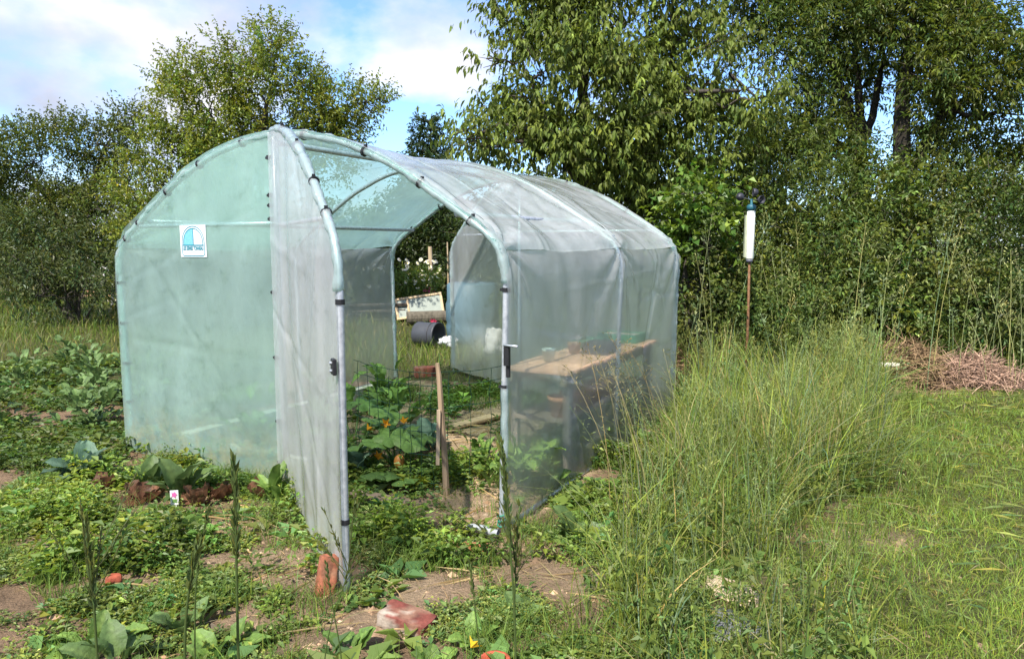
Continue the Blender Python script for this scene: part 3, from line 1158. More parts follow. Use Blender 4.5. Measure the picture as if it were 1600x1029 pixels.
def side_film(s):
    zs = np.linspace(1.475, .0, 90)
    vs = np.linspace(-.03, GL + .03, 160)
    V_, Z_ = np.meshgrid(vs, zs)
    v, z = V_.ravel(), Z_.ravel()
    u0 = np.interp(z, HALF[::-1, 1], HALF[::-1, 0])
    P = np.stack([s * (u0 + .0235), v, z], 1)
    sag = np.zeros(len(v))
    for a, b in zip(HOOPS[:-1], HOOPS[1:]):
        t = np.clip((v - a) / (b - a), 0, 1)
        sag += np.sin(t * PI) * ((v >= a) & (v <= b))
    d = -sag * .02 + wrinkle(P * [1, 1, .5], .016, 40 + s) * (.2 + sag) + creases(v, z, s)
    d += folds(v, z, 34, 60 + s, .008) * (.3 + sag)
    d += .008 * np.sin(v * 14 + np.sin(z * 3) * 1.2) * np.clip(.6 - z, 0, 1)
    # the lower sheet is tucked under the roof sheet at the seam
    d = d - .006 * np.clip((z - 1.35) / .1, 0, 1)
    P[:, 0] += s * d
    mb = MB()
    f = grid_faces(len(vs), len(zs))
    mb.add(P, [f])
    mb.build("side_sheet", M['film_side'], GH, smooth=True)


side_film(1)
side_film(-1)


def half_sheet(x0, x1, yoff, name, mat, parent, seed, width_scale=1.0, zlow=0.02):
    """half-arch sheet in the x/z plane, x measured from the centre post"""
    nx, nz = 90, 115
    xs = np.linspace(x0, x1, nx)
    ts = np.linspace(0, 1, nz)
    X_, T_ = np.meshgrid(xs, ts)
    x, t = X_.ravel(), T_.ravel()
    top = arch_top(np.minimum(np.abs(x) / width_scale, 1.555))
    low = zlow + .03 * (n2(x, x * 0 + seed, .2, seed) - .5)
    z = low + (top - low) * t
    P = np.stack([x, np.full(len(x), yoff), z], 1)
    flat = 1.0
    if seed == 51:
        flat = 1 - np.exp(-(np.maximum(np.abs(x + .737) - .14, 0) ** 2 + np.maximum(np.abs(z - 1.53) - .12, 0) ** 2) / .06 ** 2)
    P[:, 1] += flat * wrinkle(P * [1, 1, .35], .02, seed) + .006 * np.sin(x * 22 + z * 2) * np.clip(1 - z, 0, 1)
    P[:, 1] += flat * folds(x, z, 16, seed, .0045, .02)
    mb = MB()
    mb.add(P, [grid_faces(nx, nz)])
    return mb.build(name, M[mat], parent, smooth=True)


half_sheet(-1.585, .0, -.028, "end_sheet", 'film_front', GH, 51)
half_sheet(.0, 1.585, GL + .028, "end_sheet", 'film_side', GH, 52)


def wrap_tube(pts, name, parent, r0=.027, amp=.012, seed=1):
    """rolled-over hem of sheeting round a hoop"""
    d = np.concatenate([[0], np.cumsum(np.linalg.norm(np.diff(pts, axis=0), axis=1))])
    t = np.arange(0, d[-1], .018)
    P = np.stack([np.interp(t, d, pts[:, q]) for q in range(3)], 1)
    rr = r0 + amp * vnoise(np.stack([t, t * 0, t * 0], 1), .09, seed) ** 2 + .004 * vnoise(np.stack([t, t * 0, t * 0], 1), .025, seed + 1)
    mb = MB()
    tube(mb, P, rr, 12)
    V = mb.V[0]
    rc = np.repeat(P, 12, axis=0)[:len(V)]
    V += unit(V - rc) * ((vnoise(V * [1, 1, 1], .028, seed) - .45) * .012)[:, None].astype(np.float32)
    return mb.build(name, M['film_wrap'], parent, smooth=True)


A0 = arch3(-.004, .004, .03)
wrap_tube(A0[A0[:, 2] > 1.28], "hem", GH, .0178, .009, 3)
wrap_tube(A0[(A0[:, 0] < 0) & (A0[:, 2] < 1.3)], "hem", GH, .0178, .006, 4)
A1 = arch3(GL + .004, .004, .03)
wrap_tube(A1, "hem", GH, .0178, .006, 5)


def clip(parent, p, axis, r=.033, w=.022, name="clip"):
    axis = unit(np.array(axis, float))
    mb = MB()
    p = np.array(p, float)
    tube(mb, [p - axis * w / 2, p + axis * w / 2], r, 12)
    # small lever of the clamp
    side = unit(np.cross(axis, [0, 1, .2]))
    box(mb, p + side * (r + .004) - .007, p + side * (r + .004) + .007)
    return mb.build(name, M['black'], parent)


# clips: front hoop left leg, roof, right leg, centre posts
for z in (.10, .38, .66, .95, 1.24):
    u = -np.interp(z, HALF[::-1, 1], HALF[::-1, 0])
    clip(GH, (u, 0, z), (0, 0, 1), .030, .018)
for z in (.42, .78, 1.28):
    u = np.interp(z, HALF[::-1, 1], HALF[::-1, 0])
    clip(GH, (u, 0, z), (0, 0, 1), .0205)
for u in (-1.47, -1.32, -1.0, -.68, -.3, .22, .66, 1.05, 1.38):
    i = int(np.argmin(np.abs(ARCH[:, 0] - u) + (ARCH[:, 1] < 1.4) * 9))
    T = ARCH[i + 1] - ARCH[i - 1]
    clip(GH, (ARCH[i, 0], 0, ARCH[i, 1]), (T[0], 0, T[1]), .029, .014)
for z in (.16, .42, .82, 1.22, 1.66, 1.74, 1.8, 2.02):
    clip(GH, (-.012, -.036, z), (0, 0, 1), .021, .024)
for u in (-1.3, -.95, .5, 1.1):
    i = int(np.argmin(np.abs(ARCH[:, 0] - u) + (ARCH[:, 1] < 1.4) * 9))
    T = ARCH[i + 1] - ARCH[i - 1]
    clip(GH, (ARCH[i, 0], GL, ARCH[i, 1]), (T[0], 0, T[1]), .029, .014)


# ---- doors
def make_door(loc, rz, label, wid, seed, zlow, mat, front):
    P = np.stack([HALF[:, 0] * wid / HW, np.zeros(len(HALF)), HALF[:, 1]], 1)
    P[:, 2] = np.where(P[:, 2] > .5, P[:, 2] + .012, P[:, 2])
    P[P[:, 2] < .1, 0] += .0
    mb = MB()
    tube(mb, P[::2] if len(P) % 2 else np.concatenate([P[::2], P[-1:]]), .0165, 10)
    tube(mb, np.linspace((.03, 0, 0.06), (.03, 0, 2.13), 5), .014, 8)
    tube(mb, np.linspace((.03, 0, 1.62), (wid * .83, 0, 1.62), 5), .011, 8)
    d = mb.build("door", M['steel'], GH, smooth=True)
    d["label"] = label
    d.location = loc
    d.rotation_euler = (0, 0, rz)
    sgn = -1 if front else 1
    half_sheet(.0, wid + .012, sgn * .024, "door_sheet", mat, d, seed, wid / HW, zlow)
    W = P[P[:, 2] > (1.3 if front else .04)]
    wrap_tube(W + [0, sgn * .004, 0], "hem", d, .0175, .009, seed)
    for z in ((.32, 1.27) if front else (.3, .7, 1.1)):
        x = np.interp(z, P[::-1, 2], P[::-1, 0])
        clip(d, (x, 0, z), (0, 0, 1), .0205)
    for u in (.35, .75, 1.1, 1.33):
        i = int(np.argmin(np.abs(P[:, 0] - u) + (P[:, 2] < 1.4) * 9))
        T = P[i + 1] - P[i - 1]
        clip(d, P[i], T, .026, .010)
    return d, P


DOOR, DP = make_door((.03, -.05, 0), math.radians(-34.2), "half-arch front door swung open towards the viewer", 1.52, 61, .03, 'film_door', True)
make_door((0, GL + .045, 0), math.radians(180 - 29.5), "half-arch back door swung open outwards", 1.5, 62, .06, 'film_side', False)
# latch plate with two bolts on the front door
xk = float(np.interp(1.0, DP[::-1, 2], DP[::-1, 0]))
mb = MB()
box(mb, (xk - .020, -.042, .965), (xk + .020, -.024, 1.035), bev=.004)
lp = mb.build("latch_plate", M['black'], DOOR)
for z in (.983, 1.016):
    mb = MB()
    tube(mb, [(xk - .004, -.042, z), (xk - .004, -.050, z)], .008, 6)
    mb.build("bolt", M['steel'], DOOR)
# latch rod on the right leg
mb = MB()
tube(mb, [(1.60, -.03, 1.0), (1.60, -.03, .84)], .012, 8)
box(mb, (1.585, -.055, .90), (1.615, -.03, 1.0), bev=.003)
mb.build("latch", M['black'], GH)
mb = MB()
tube(mb, [(1.585, -.05, 1.005), (1.68, -.08, 1.008)], .006, 6)
mb.build("latch_handle", M['steel'], GH, smooth=True)
# plastic sleeve hanging on the right leg
mb = MB()
for q in range(1):
    zs = np.linspace(.78, .42, 14)
    an = np.linspace(-1.9, 1.2, 9)
    P = np.array([(1.562 + .034 * math.cos(a + 1.2) + (.03 if a > .9 else 0), .034 * math.sin(a - 1.2) - .004 + .004 * math.sin(z * 40), z) for z in zs for a in an])
    mb.add(P, [grid_faces(len(an), len(zs))])
mb.build("loose_sleeve", M['film_wrap'], GH, smooth=True)
# green cord round the right foot
mb = MB()
for k in range(3):
    a = np.linspace(0, 2 * PI, 14)
    rr = .022 + .006 * R.uniform()
    tube(mb, np.stack([1.548 + rr * np.cos(a), rr * np.sin(a), .05 + .022 * k + .01 * np.sin(a + k)], 1), .004, 5, (.02, .20, .13))
mb.build("cord", M['plain'], GH, smooth=True)

# ---- sticker
SX0, SX1, SZ0, SZ1, SV = -.862, -.612, 1.428, 1.634, -.034
mb = MB()
box(mb, (SX0, SV, SZ0), (SX1, SV + .003, SZ1))
ST = mb.build("sticker", M['white'], GH)
ST["label"] = "square white maker's sticker with blue arch emblem"
scx, scw = (SX0 + SX1) / 2, (SX1 - SX0)


def ribbon(path, wd, mat, name, off):
    path = np.array(path, float)
    T = unit(np.gradient(path, axis=0))
    N = np.stack([-T[:, 1], T[:, 0]], 1)
    a, b = path + N * wd / 2, path - N * wd / 2
    n = len(path)
    V = np.concatenate([np.stack([q[:, 0], np.full(n, SV - off), q[:, 1]], 1) for q in (a, b)])
    mb = MB()
    mb.add(V, [[(i, i + 1, n + i + 1, n + i) for i in range(n - 1)]])
    return mb.build(name, M[mat], ST)


def emb_arch(hw, z0, z1, n=24):
    t = np.linspace(PI, 0, n)
    return [(scx + hw * math.cos(a), z0 + (z1 - z0) * math.sin(a) ** .8) for a in t]


ZB = SZ0 + .076
oa = emb_arch(.108, ZB, SZ1 - .008)
rr = .018
ob = [(scx + .108, SZ0 + .03)] + [(scx + .108 - rr + rr * math.cos(a), SZ0 + .008 + rr + rr * math.sin(a)) for a in np.linspace(0, -PI / 2, 5)] + \
     [(scx - .108 + rr - rr * math.sin(a), SZ0 + .008 + rr - rr * math.cos(a)) for a in np.linspace(0, PI / 2, 5)] + [(scx - .108, SZ0 + .03), oa[0]]
ribbon(oa + ob, .006, 'teal', "emblem_outline", .001)
ribbon(emb_arch(.094, ZB, SZ1 - .022), .0065, 'teal', "emblem_arch", .001)
ribbon([(scx - .1, ZB), (scx, ZB), (scx + .1, ZB)], .008, 'teal', "emblem_line", .0014)
ribbon([(scx + .004, ZB), (scx + .004, SZ1 - .06), (scx + .003, SZ1 - .022)], .005, 'teal', "emblem_line", .0012)
ia = [q for q in emb_arch(.092, ZB, SZ1 - .024) if q[0] <= scx]
mb = MB()
V = [(scx, SV - .0006, ZB)] + [(x, SV - .0006, z) for x, z in ia] + [(scx, SV - .0006, SZ1 - .024)]
mb.add(V, [[(0, i, i + 1) for i in range(1, len(V) - 1)]])
mb.build("emblem_half", M['paleblue'], ST)
fc = bpy.data.curves.new("lettering", 'FONT')
fc.body = "LES SERRES TONNEAU"
fc.align_x = 'CENTER'
fc.size = .0265
fc.offset = .0011
tmp = bpy.data.objects.new("lettering", fc)
COL.objects.link(tmp)
dg = bpy.context.evaluated_depsgraph_get()
tm = bpy.data.meshes.new_from_object(tmp.evaluated_get(dg))
bpy.data.objects.remove(tmp)
xs_ = [v.co.x for v in tm.vertices]
kx = .196 / (max(xs_) - min(xs_))
for v in tm.vertices:
    v.co = (scx + v.co.x * kx, SV - .0015, ZB - .031 + v.co.y * 1.25)
tm.materials.clear()
link("lettering", tm, M['teal'], ST)
for k_, (zz_, hw) in enumerate(((ZB - .041, .07), (ZB - .053, .085))):
    ribbon([(scx - hw, zz_), (scx, zz_), (scx + hw, zz_)], .0022, 'paleblue', "fine_print", .0012)

# ================================================================== in and around the tunnel


def part(name, mb, mat, parent, smooth=False):
    return mb.build(name, M[mat] if isinstance(mat, str) else mat, parent, smooth)


def brick(name, label, loc, rot, size=(.21, .10, .065), c=(.33, .10, .06), worn=True, mortar=None):
    o = thing(name, label, "brick", loc)
    o.rotation_euler = rot
    sx, sy, sz = size
    nx, ny, nz = 10, 6, 5
    mb = MB()
    g = []
    V, F = [], []
    for ax in range(3):
        o1, o2 = [(1, 2), (0, 2), (0, 1)][ax]
        nn = (nx, ny, nz)
        for s in (-1, 1):
            st = len(V)
            A, Bn = nn[o1], nn[o2]
            for i in range(A + 1):
                for j in range(Bn + 1):
                    p = [0, 0, 0]
                    p[ax] = s
                    p[o1] = -1 + 2 * i / A
                    p[o2] = -1 + 2 * j / Bn
                    V.append(p)
            for i in range(A):
                for j in range(Bn):
                    q = (st + i * (Bn + 1) + j, st + (i + 1) * (Bn + 1) + j, st + (i + 1) * (Bn + 1) + j + 1, st + i * (Bn + 1) + j + 1)
                    F.append(q)
    V = np.array(V)
    ha = np.array([sx, sy, sz]) / 2
    P = V * ha
    # round the edges and wear the corners
    rad = .010
    inner = np.clip(P, -(ha - rad), ha - rad)
    P = inner + unit(P - inner) * np.minimum(np.linalg.norm(P - inner, axis=1), rad)[:, None]
    k = vnoise(P + loc[0], .03, 3)
    P = P - unit(P) * (np.clip(k - .45, 0, 1) * .026 + vnoise(P + 1, .012, 5) * .004)[:, None]
    C = np.array(c) * (.75 + .5 * vnoise(P + loc[1], .05, 6))[:, None]
    pale = np.clip((vnoise(P + loc[0] * 3, .06, 8) - .55) * 6, 0, 1)[:, None]
    C = C * (1 - pale * .35) + np.array([.36, .25, .16]) * pale * .35
    dirt = np.clip((vnoise(P + 3, .025, 12) - .5) * 4, 0, 1)[:, None]
    C = C * (1 - dirt * .35) + np.array([.10, .075, .05]) * dirt * .35
    if mortar is not None:
        mk = mortar(V, P)[:, None]
        C = C * (1 - mk) + np.array([.34, .29, .23]) * mk * (.6 + .7 * vnoise(P, .03, 14))[:, None]
        P = P + unit(P) * (mk * .006 * vnoise(P, .02, 9)[:, None])
    mb.add(P + [0, 0, sz / 2], [F], C)
    mb.build("block", M['brick'], o, smooth=True)
    return o


brick("brick", "orange brick stood on end against the foot of the open front door", (-.825, 2.99, -.03), (math.radians(-9), math.radians(11), math.radians(28)),
      (.085, .075, .18), (.27, .095, .052))
brick("brick", "dark red brick with crusted mortar lying in the weeds in the foreground", (-.42, 2.71, -.028), (math.radians(5), math.radians(7), math.radians(-22)),
      (.225, .115, .08), (.155, .046, .034), mortar=lambda V, P: np.clip(np.clip((.25 - V[:, 2] + (vnoise(P, .04, 15) - .5) * 2.6) * 3, 0, 1) * (V[:, 1] < -.6) * .9 + ((vnoise(P, .05, 4) > .62) & (V[:, 2] > .5)) * .55, 0, 1))
brick("brick", "half buried orange brick beside the loose grey pipe", (-.21, 3.44, -.045), (0, 0, math.radians(-12)), (.19, .10, .06), (.34, .11, .055))
brick("brick", "small red brick fragment among the weeds at the lower left", (-1.80, 3.08, -.01), (0, 0, .5), (.07, .05, .04), (.36, .09, .05))
brick("brick", "red brick lying in the grass at the tunnel's back opening", (-1.0, 8.15, 0), (0, 0, .3), (.26, .16, .12), (.26, .075, .05))
# grey pipe
o = thing("pipe", "short loose length of grey plastic pipe by the right foot of the tunnel", "pipe", (-.15, 3.52, .03), math.radians(-22))
mb = MB()
tube(mb, [(-.085, 0, .03), (.0, 0, .03), (.085, 0, .022)], .022, 12, (.27, .285, .30), cap=False)
tube(mb, [(.085, 0, .022), (.0, 0, .03), (-.085, 0, .03)], .018, 12, (.25, .26, .27), cap=False)
part("pipe_wall", mb, 'plain', o, True)

# terracotta pot rim and yellow blossom at the bottom edge
o = thing("flower_pot", "terracotta pot at the bottom edge of the picture", "pot", (-.06, 2.38, -.05))
mb = MB()
lathe(mb, [(.0, .0), (.035, .0), (.048, .07), (.055, .075), (.055, .10), (.047, .10), (.044, .05), (.0, .045)], 20, c=(.40, .085, .045))
part("pot_wall", mb, 'brick', o, True)

# wooden stake
o = thing("wooden_stake", "weathered wooden stake standing inside the tunnel with the wire fence tied to it", "stake", (-.41, 4.25, 0))
mb = MB()
tube(mb, [(.01, 0, -.1), (0, .0, .2), (-.015, 0, .45), (-.03, 0, .72), (-.04, 0, .80)], [.021, .0195, .018, .016, .012], 7, (.30, .215, .14))
part("post", mb, 'woodz', o)
mb = MB()
box(mb, (-.048, -.035, .18), (-.026, -.02, .52), (.42, .32, .22), rot=rotm(0, .03, .1))
part("splinter", mb, 'woodz', o)


# wire fence
def wire_fence():
    o = thing("wire_fence", "low green wire mesh fence across the inside of the tunnel", "fence", (0, 0, 0))
    A, Bp, Cc = np.array(gl2w(.12, .5)), np.array([-.45, 4.25]), np.array(gl2w(1.2, 1.35))
    runs = [(A, Bp, 7), (Bp, Cc, 5)]
    for a, b, n in runs:
        for k, z in enumerate((.05, .22, .37, .52, .66, .74)):
            t = np.linspace(0, 1, 13)
            zz_ = z - .025 * np.sin(t * PI) + R.normal(0, .003, 13)
            P = np.concatenate([a + (b - a) * t[:, None] + R.normal(0, .003, (13, 2)), zz_[:, None]], 1)
            mb = MB()
            tube(mb, P, .0021, 4)
            part("wire", mb, 'wire', o)
        for j in range(n + 1):
            t = (j + .5) / (n + 1)
            p = a + (b - a) * t
            zs = np.linspace(.0, .74 - .025 * math.sin(t * PI), 10)
            P = np.concatenate([p + R.normal(0, .006, (10, 2)), zs[:, None]], 1)
            mb = MB()
            tube(mb, P, .0019, 4)
            part("wire", mb, 'wire', o)


wire_fence()


def plank(name, label, a, b, wd, th, c, z=0.0, cat="plank", rz=None, tilt=0):
    a, b = np.array(a), np.array(b)
    L = np.linalg.norm(b - a)
    ang = math.atan2(b[1] - a[1], b[0] - a[0])
    o = thing(name, label, cat, ((a[0] + b[0]) / 2, (a[1] + b[1]) / 2, z), ang)
    mb = MB()
    box(mb, (-L / 2, -wd / 2, 0), (L / 2, wd / 2, th), c, rot=rotm(tilt, 0, 0), bev=.004, jitter=.0015)
    part("board", mb, 'wood', o)
    return o


plank("plank", "grey plank lying across the soil inside the tunnel doorway", (-1.05, 4.2), (-.60, 3.98), .085, .03, (.24, .17, .12), .01)
plank("plank", "tan plank laid as an edging beside the path inside the tunnel", (-.52, 5.68), (-.10, 6.16), .10, .03, (.42, .29, .17), .015)
plank("plank", "weathered plank by the left foot of the tunnel", (-3.75, 5.45), (-2.95, 5.2), .12, .035, (.36, .24, .16), .01)
plank("plank", "bleached edging board inside the tunnel along its left wall", gl2w(-1.3, .25), gl2w(-1.3, 2.6), .10, .12, (.48, .45, .38), 0)
plank("plank", "pale edging board inside the tunnel just behind the sticker panel", gl2w(-1.0, .32), gl2w(-.1, .32), .05, .07, (.50, .47, .40), 0)


# potting table
def table():
    o = thing("potting_table", "wooden potting table of orange-brown boards along the tunnel's right wall", "table", (GO[0], GO[1], 0), GTH)
    u0, u1, v0, v1, z = 1.03, 1.51, .92, 2.75, .68
    n = 15
    wv = (v1 - v0) / n
    for i in range(n):
        mb = MB()
        c = np.array([.78, .42, .26]) * R.uniform(.85, 1.15)
        box(mb, (u0 + R.uniform(-.012, .012), v0 + i * wv + .006, z), (u1 + R.uniform(-.012, .012), v0 + (i + 1) * wv - .006, z + .022), c, bev=.003)
        part("board", mb, 'wood', o)
    for u in (u0 + .05, u1 - .05):
        for v in (v0 + .1, v1 - .1):
            mb = MB()
            box(mb, (u - .025, v - .025, -.02), (u + .025, v + .025, z - .004), (.20, .17, .14), bev=.004)
            part("leg", mb, 'woodz', o)
    for u in (u0 + .05, u1 - .05):
        mb = MB()
        box(mb, (u - .015, v0 + .02, z - .07), (u + .015, v1 - .02, z - .002), (.34, .26, .18))
        part("rail", mb, 'wood', o)
    mb = MB()
    box(mb, (u0 + .06, v0 + .05, .36), (u1 - .06, v1 - .05, .38), (.26, .20, .15))
    part("shelf", mb, 'wood', o)
    return o


table()


def tray(label, u, v, wu, wv, h, c, fill, z=.704):
    x, y = gl2w(u, v)
    o = thing("seed_tray", label, "tray", (x, y, z), GTH)
    mb = MB()
    t = .008
    box(mb, (-wu / 2, -wv / 2, 0), (wu / 2, wv / 2, .01), c)
    for s in (-1, 1):
        box(mb, (s * (wu / 2 - t / 2) - t / 2, -wv / 2, .008), (s * (wu / 2 - t / 2) + t / 2, wv / 2, h), c)
        box(mb, (-wu / 2 + t, s * (wv / 2 - t / 2) - t / 2, .008), (wu / 2 - t, s * (wv / 2 - t / 2) + t / 2, h), c)
    part("tray_box", mb, 'plain', o)
    mb = MB()
    box(mb, (-wu / 2 + .012, -wv / 2 + .012, .01), (wu / 2 - .012, wv / 2 - .012, h - .015), fill)
    part("compost", mb, 'soil', o)


tray("green seed tray nearest the back on the potting table", 1.27, 2.55, .34, .26, .07, (.06, .26, .15), (.50, .38, .32))
tray("green seed tray beside the back tray on the potting table", 1.16, 2.15, .22, .34, .05, (.05, .22, .13), (.10, .22, .12))
tray("dark seed tray in the middle of the potting table", 1.36, 1.85, .20, .26, .08, (.045, .05, .06), (.07, .06, .05))


def pot(label, u, v, r, h, c, z, group=None, name="flower_pot"):
    x, y = gl2w(u, v)
    o = thing(name, label, "pot", (x, y, z), 0, group)
    mb = MB()
    lathe(mb, [(.0, .0), (r * .68, .0), (r * .92, h * .78), (r, h * .8), (r, h), (r * .88, h), (r * .82, h * .6), (.0, h * .6)], 16, c=c)
    part("pot_wall", mb, 'brick', o, True)


pot("pale cup on the potting table near its front end", 1.2, 1.28, .05, .09, (.55, .62, .55), .704, name="cup")
pot("brown pot beside the dark tray on the potting table", 1.2, 1.72, .055, .08, (.45, .24, .13), .704)
for i, v in enumerate((1.08, 1.27, 1.46, 1.66, 1.86)):
    pot(["terracotta pot at the front end of the row on the table's lower shelf", "second terracotta pot from the front on the table's lower shelf", "middle terracotta pot of the row on the table's lower shelf", "second terracotta pot from the back on the table's lower shelf", "terracotta pot at the back end of the row on the table's lower shelf"][i], 1.38, v, .085, .135, (.60, .27, .15), .381, "terracotta pots on the lower shelf")

# ---- things behind the tunnel
o = thing("plastic_barrel", "black plastic barrel lying on its side in the grass behind the tunnel", "barrel", (-1.27, 10.75, .17))
o.scale = (.78, .78, .78)
o.rotation_euler = (PI / 2, 0, math.radians(62))
mb = MB()
lathe(mb, [(.0, -.25), (.22, -.25), (.24, -.22), (.235, 0), (.24, .2), (.25, .22), (.25, .25), (.225, .25), (.21, -.2), (.0, -.2)], 24, c=(.05, .053, .06))
part("barrel_wall", mb, 'plain', o, True)
mb = MB()
tube(mb, [(.243 * math.cos(a), .243 * math.sin(a), .12) for a in np.linspace(0, 2 * PI, 25)], .008, 5, (.05, .05, .055))
part("rim", mb, 'plain', o, True)
o = thing("plastic_bag", "crumpled white plastic bag beside the black barrel", "bag", (-.93, 10.6, 0))
mb = MB()


def lump(mb, r, c, seed, rough=.3):
    n, m = 20, 14
    V = []
    for j in range(m + 1):
        th = PI * j / m
        for i in range(n):
            ph = 2 * PI * i / n
            V.append((math.sin(th) * math.cos(ph), math.sin(th) * math.sin(ph), math.cos(th)))
    V = np.array(V)
    k = 1 + rough * (vnoise(V + 5, .45, seed) - .5) * 2 + rough * .5 * (vnoise(V + 9, .2, seed + 1) - .5) * 2
    P = V * np.array(r) * k[:, None] + [0, 0, r[2] * .85]
    q = [(j * n + i, j * n + (i + 1) % n, (j + 1) * n + (i + 1) % n, (j + 1) * n + i) for j in range(m) for i in range(n)]
    mb.add(P, [q], c)


lump(mb, (.12, .09, .08), (.55, .56, .58), 5, .55)
part("bag_skin", mb, 'cloth', o, True)
o = thing("sack", "big white sack standing behind the tunnel's open back door", "sack", (-.22, 9.75, 0))
mb = MB()
lump(mb, (.17, .15, .2), (.42, .42, .38), 9, .4)
part("sack_skin", mb, 'cloth', o, True)
o = thing("water_barrel", "blue water barrel seen hazily through the open back door's sheeting", "barrel", (-.62, 11.2, 0))
mb = MB()
lathe(mb, [(0, 0), (.36, 0), (.40, .05), (.42, .25), (.40, .30), (.42, .35), (.42, .6), (.40, .65), (.40, .9), (.36, .93), (.0, .93)], 24, c=(.085, .15, .18))
part("barrel_wall", mb, 'plain', o, True)
mb = MB()
lathe(mb, [(.1, .93), (.1, .96), (0, .96)], 12, c=(.06, .07, .08))
part("cap", mb, 'plain', o, True)


# cold frame leaning on a stack of boards
def cold_frame():
    o = thing("cold_frame", "wooden cold frame lid leaning beside the stacked dark boards behind the tunnel", "cold frame", (-1.80, 14.1, .10), math.radians(8))
    o.rotation_euler = (math.radians(62), math.radians(-8), math.radians(8))
    wc = (.50, .37, .22)
    Wd, Ht = .95, .46
    for (a, b) in (((-Wd / 2, 0), (Wd / 2, .045)), ((-Wd / 2, Ht - .045), (Wd / 2, Ht)), ((-Wd / 2, .045), (-Wd / 2 + .045, Ht - .045)), ((Wd / 2 - .045, .045), (Wd / 2, Ht - .045)), ((-.24, .045), (-.20, Ht - .045))):
        mb = MB()
        box(mb, (a[0], a[1], 0), (b[0], b[1], .04), wc, bev=.003)
        part("frame_bar", mb, 'wood', o)
    mb = MB()
    box(mb, (-Wd / 2 + .02, .02, .012), (Wd / 2 - .02, Ht - .02, .018), (.20, .23, .19))
    part("pane", mb, 'plain', o)


cold_frame()
for k in range(6):
    o = thing("stacked_board", ["lowest dark board of the low stack beside the cold frame lid", "dark board second from the bottom of the low stack beside the cold frame lid", "dark board third from the bottom of the low stack beside the cold frame lid", "dark board third from the top of the low stack beside the cold frame lid", "dark board just under the top one of the low stack beside the cold frame lid", "topmost dark board of the low stack beside the cold frame lid"][k], "board", (-2.75 + R.normal(0, .10), 14.2 + R.normal(0, .05), .02 + .06 * k), math.radians(R.normal(4, 5)),
              "dark boards stacked behind the tunnel")
    mb = MB()
    box(mb, (-.75, -.10, 0), (.75, .10, .05), (.09, .075, .06), bev=.004, jitter=.004)
    part("board", mb, 'wood', o)
o = thing("log", "dark log lying in front of the stacked boards behind the tunnel", "log", (-1.50, 13.55, .14), math.radians(10))
mb = MB()
tube(mb, [(-.5, 0, 0), (-.15, 0, .01), (.2, 0, .02), (.5, 0, .0)], [.13, .125, .12, .115], 14, (.11, .095, .07))
part("log_wood", mb, 'bark', o)
for i, (px, py0, py1, Y) in enumerate(((672, 385, 470, 15.4), (699, 378, 470, 15.6))):
    p = pix(px, py0, Y)
    o = thing("garden_post", ["thick weathered post standing in the flowers behind the tunnel", "thin pale cane standing right of the thick post behind the tunnel"][i], "post", (p[0], p[1], 0))
    mb = MB()
    tube(mb, [(0, 0, -.05), (.01, 0, p[2] * .5), (0, 0, p[2])], [.055, .05, .045] if i == 0 else [.02, .018, .015], 8, (.40, .31, .20))
    part("shaft", mb, 'woodz', o)

# planks at the far left and the white dead branches
for i, (px, py, Y, L, rz, dz, lab) in enumerate(((165, 463, 19.5, 1.3, .10, .0, "tan plank at the bottom of the heap at the far left"), (172, 460, 19.2, 1.1, .22, .07, "orange plank on top of the heap at the far left"),
                                       (188, 472, 18.6, .9, -.05, -.05, "short pale plank lying in front of the heap at the far left"))):
    p = pix(px, py, Y)
    o = thing("plank", lab, "plank", (p[0], p[1], max(.05, p[2] + dz)), rz)
    mb = MB()
    box(mb, (-L / 2, -.10, 0), (L / 2, .10, .05), [(.50, .32, .17), (.55, .27, .15), (.58, .50, .38)][i], bev=.004)
    part("board", mb, 'wood', o)
p = pix(172, 440, 17)
o = thing("dead_branch", "bleached dead branch arching in the scrub by the tunnel's left corner", "branch", (p[0], p[1], 0))
mb = MB()
for k in range(16):
    a = R.normal(0, .12, 3) + [R.uniform(-.1, .3), 0, R.uniform(.5, .9)]
    d = unit(np.array([R.normal(0, .6), R.normal(0, .3), R.normal(.3, .5)]))
    L = R.uniform(.3, .6)
    tube(mb, [a, a + d * L * .5 + R.normal(0, .04, 3), a + d * L + [0, 0, -.15 * L]], [.014, .010, .004], 5, (.55, .52, .50))
tube(mb, [(0, 0, 0), (.05, 0, .4), (.1, 0, .8)], [.03, .025, .015], 6, (.5, .47, .45))
part("dead_wood", mb, 'woodz', o)

# white gauge on a rusty pole
p = pix(1171, 405, 7.25)
o = thing("wind_gauge", "white tube gauge with teal collar and dark cups on a rusty pole before the hedge", "gauge", (p[0], p[1], 0))
zt = p[2]
mb = MB()
tube(mb, [(0, 0, -.05), (.01, 0, zt * .5), (0, 0, zt)], [.016, .014, .012], 7)
part("pole", mb, 'rust', o, True)
mb = MB()
lathe(mb, [(0, zt), (.034, zt), (.040, zt + .012), (.040, zt + .475), (.036, zt + .485), (0, zt + .485)], 18, c=(.80, .80, .70))
part("tube", mb, 'plain', o, True)
mb = MB()
lathe(mb, [(0, zt - .03), (.030, zt - .03), (.034, zt - .001), (0, zt - .001)], 16, c=(.10, .10, .13))
part("foot_cap", mb, 'plain', o, True)
mb = MB()
lathe(mb, [(0, zt + .486), (.044, zt + .486), (.046, zt + .53), (.03, zt + .545), (.012, zt + .55), (.012, zt + .60), (0, zt + .60)], 16, c=(.02, .10, .13))
part("collar", mb, 'plain', o, True)
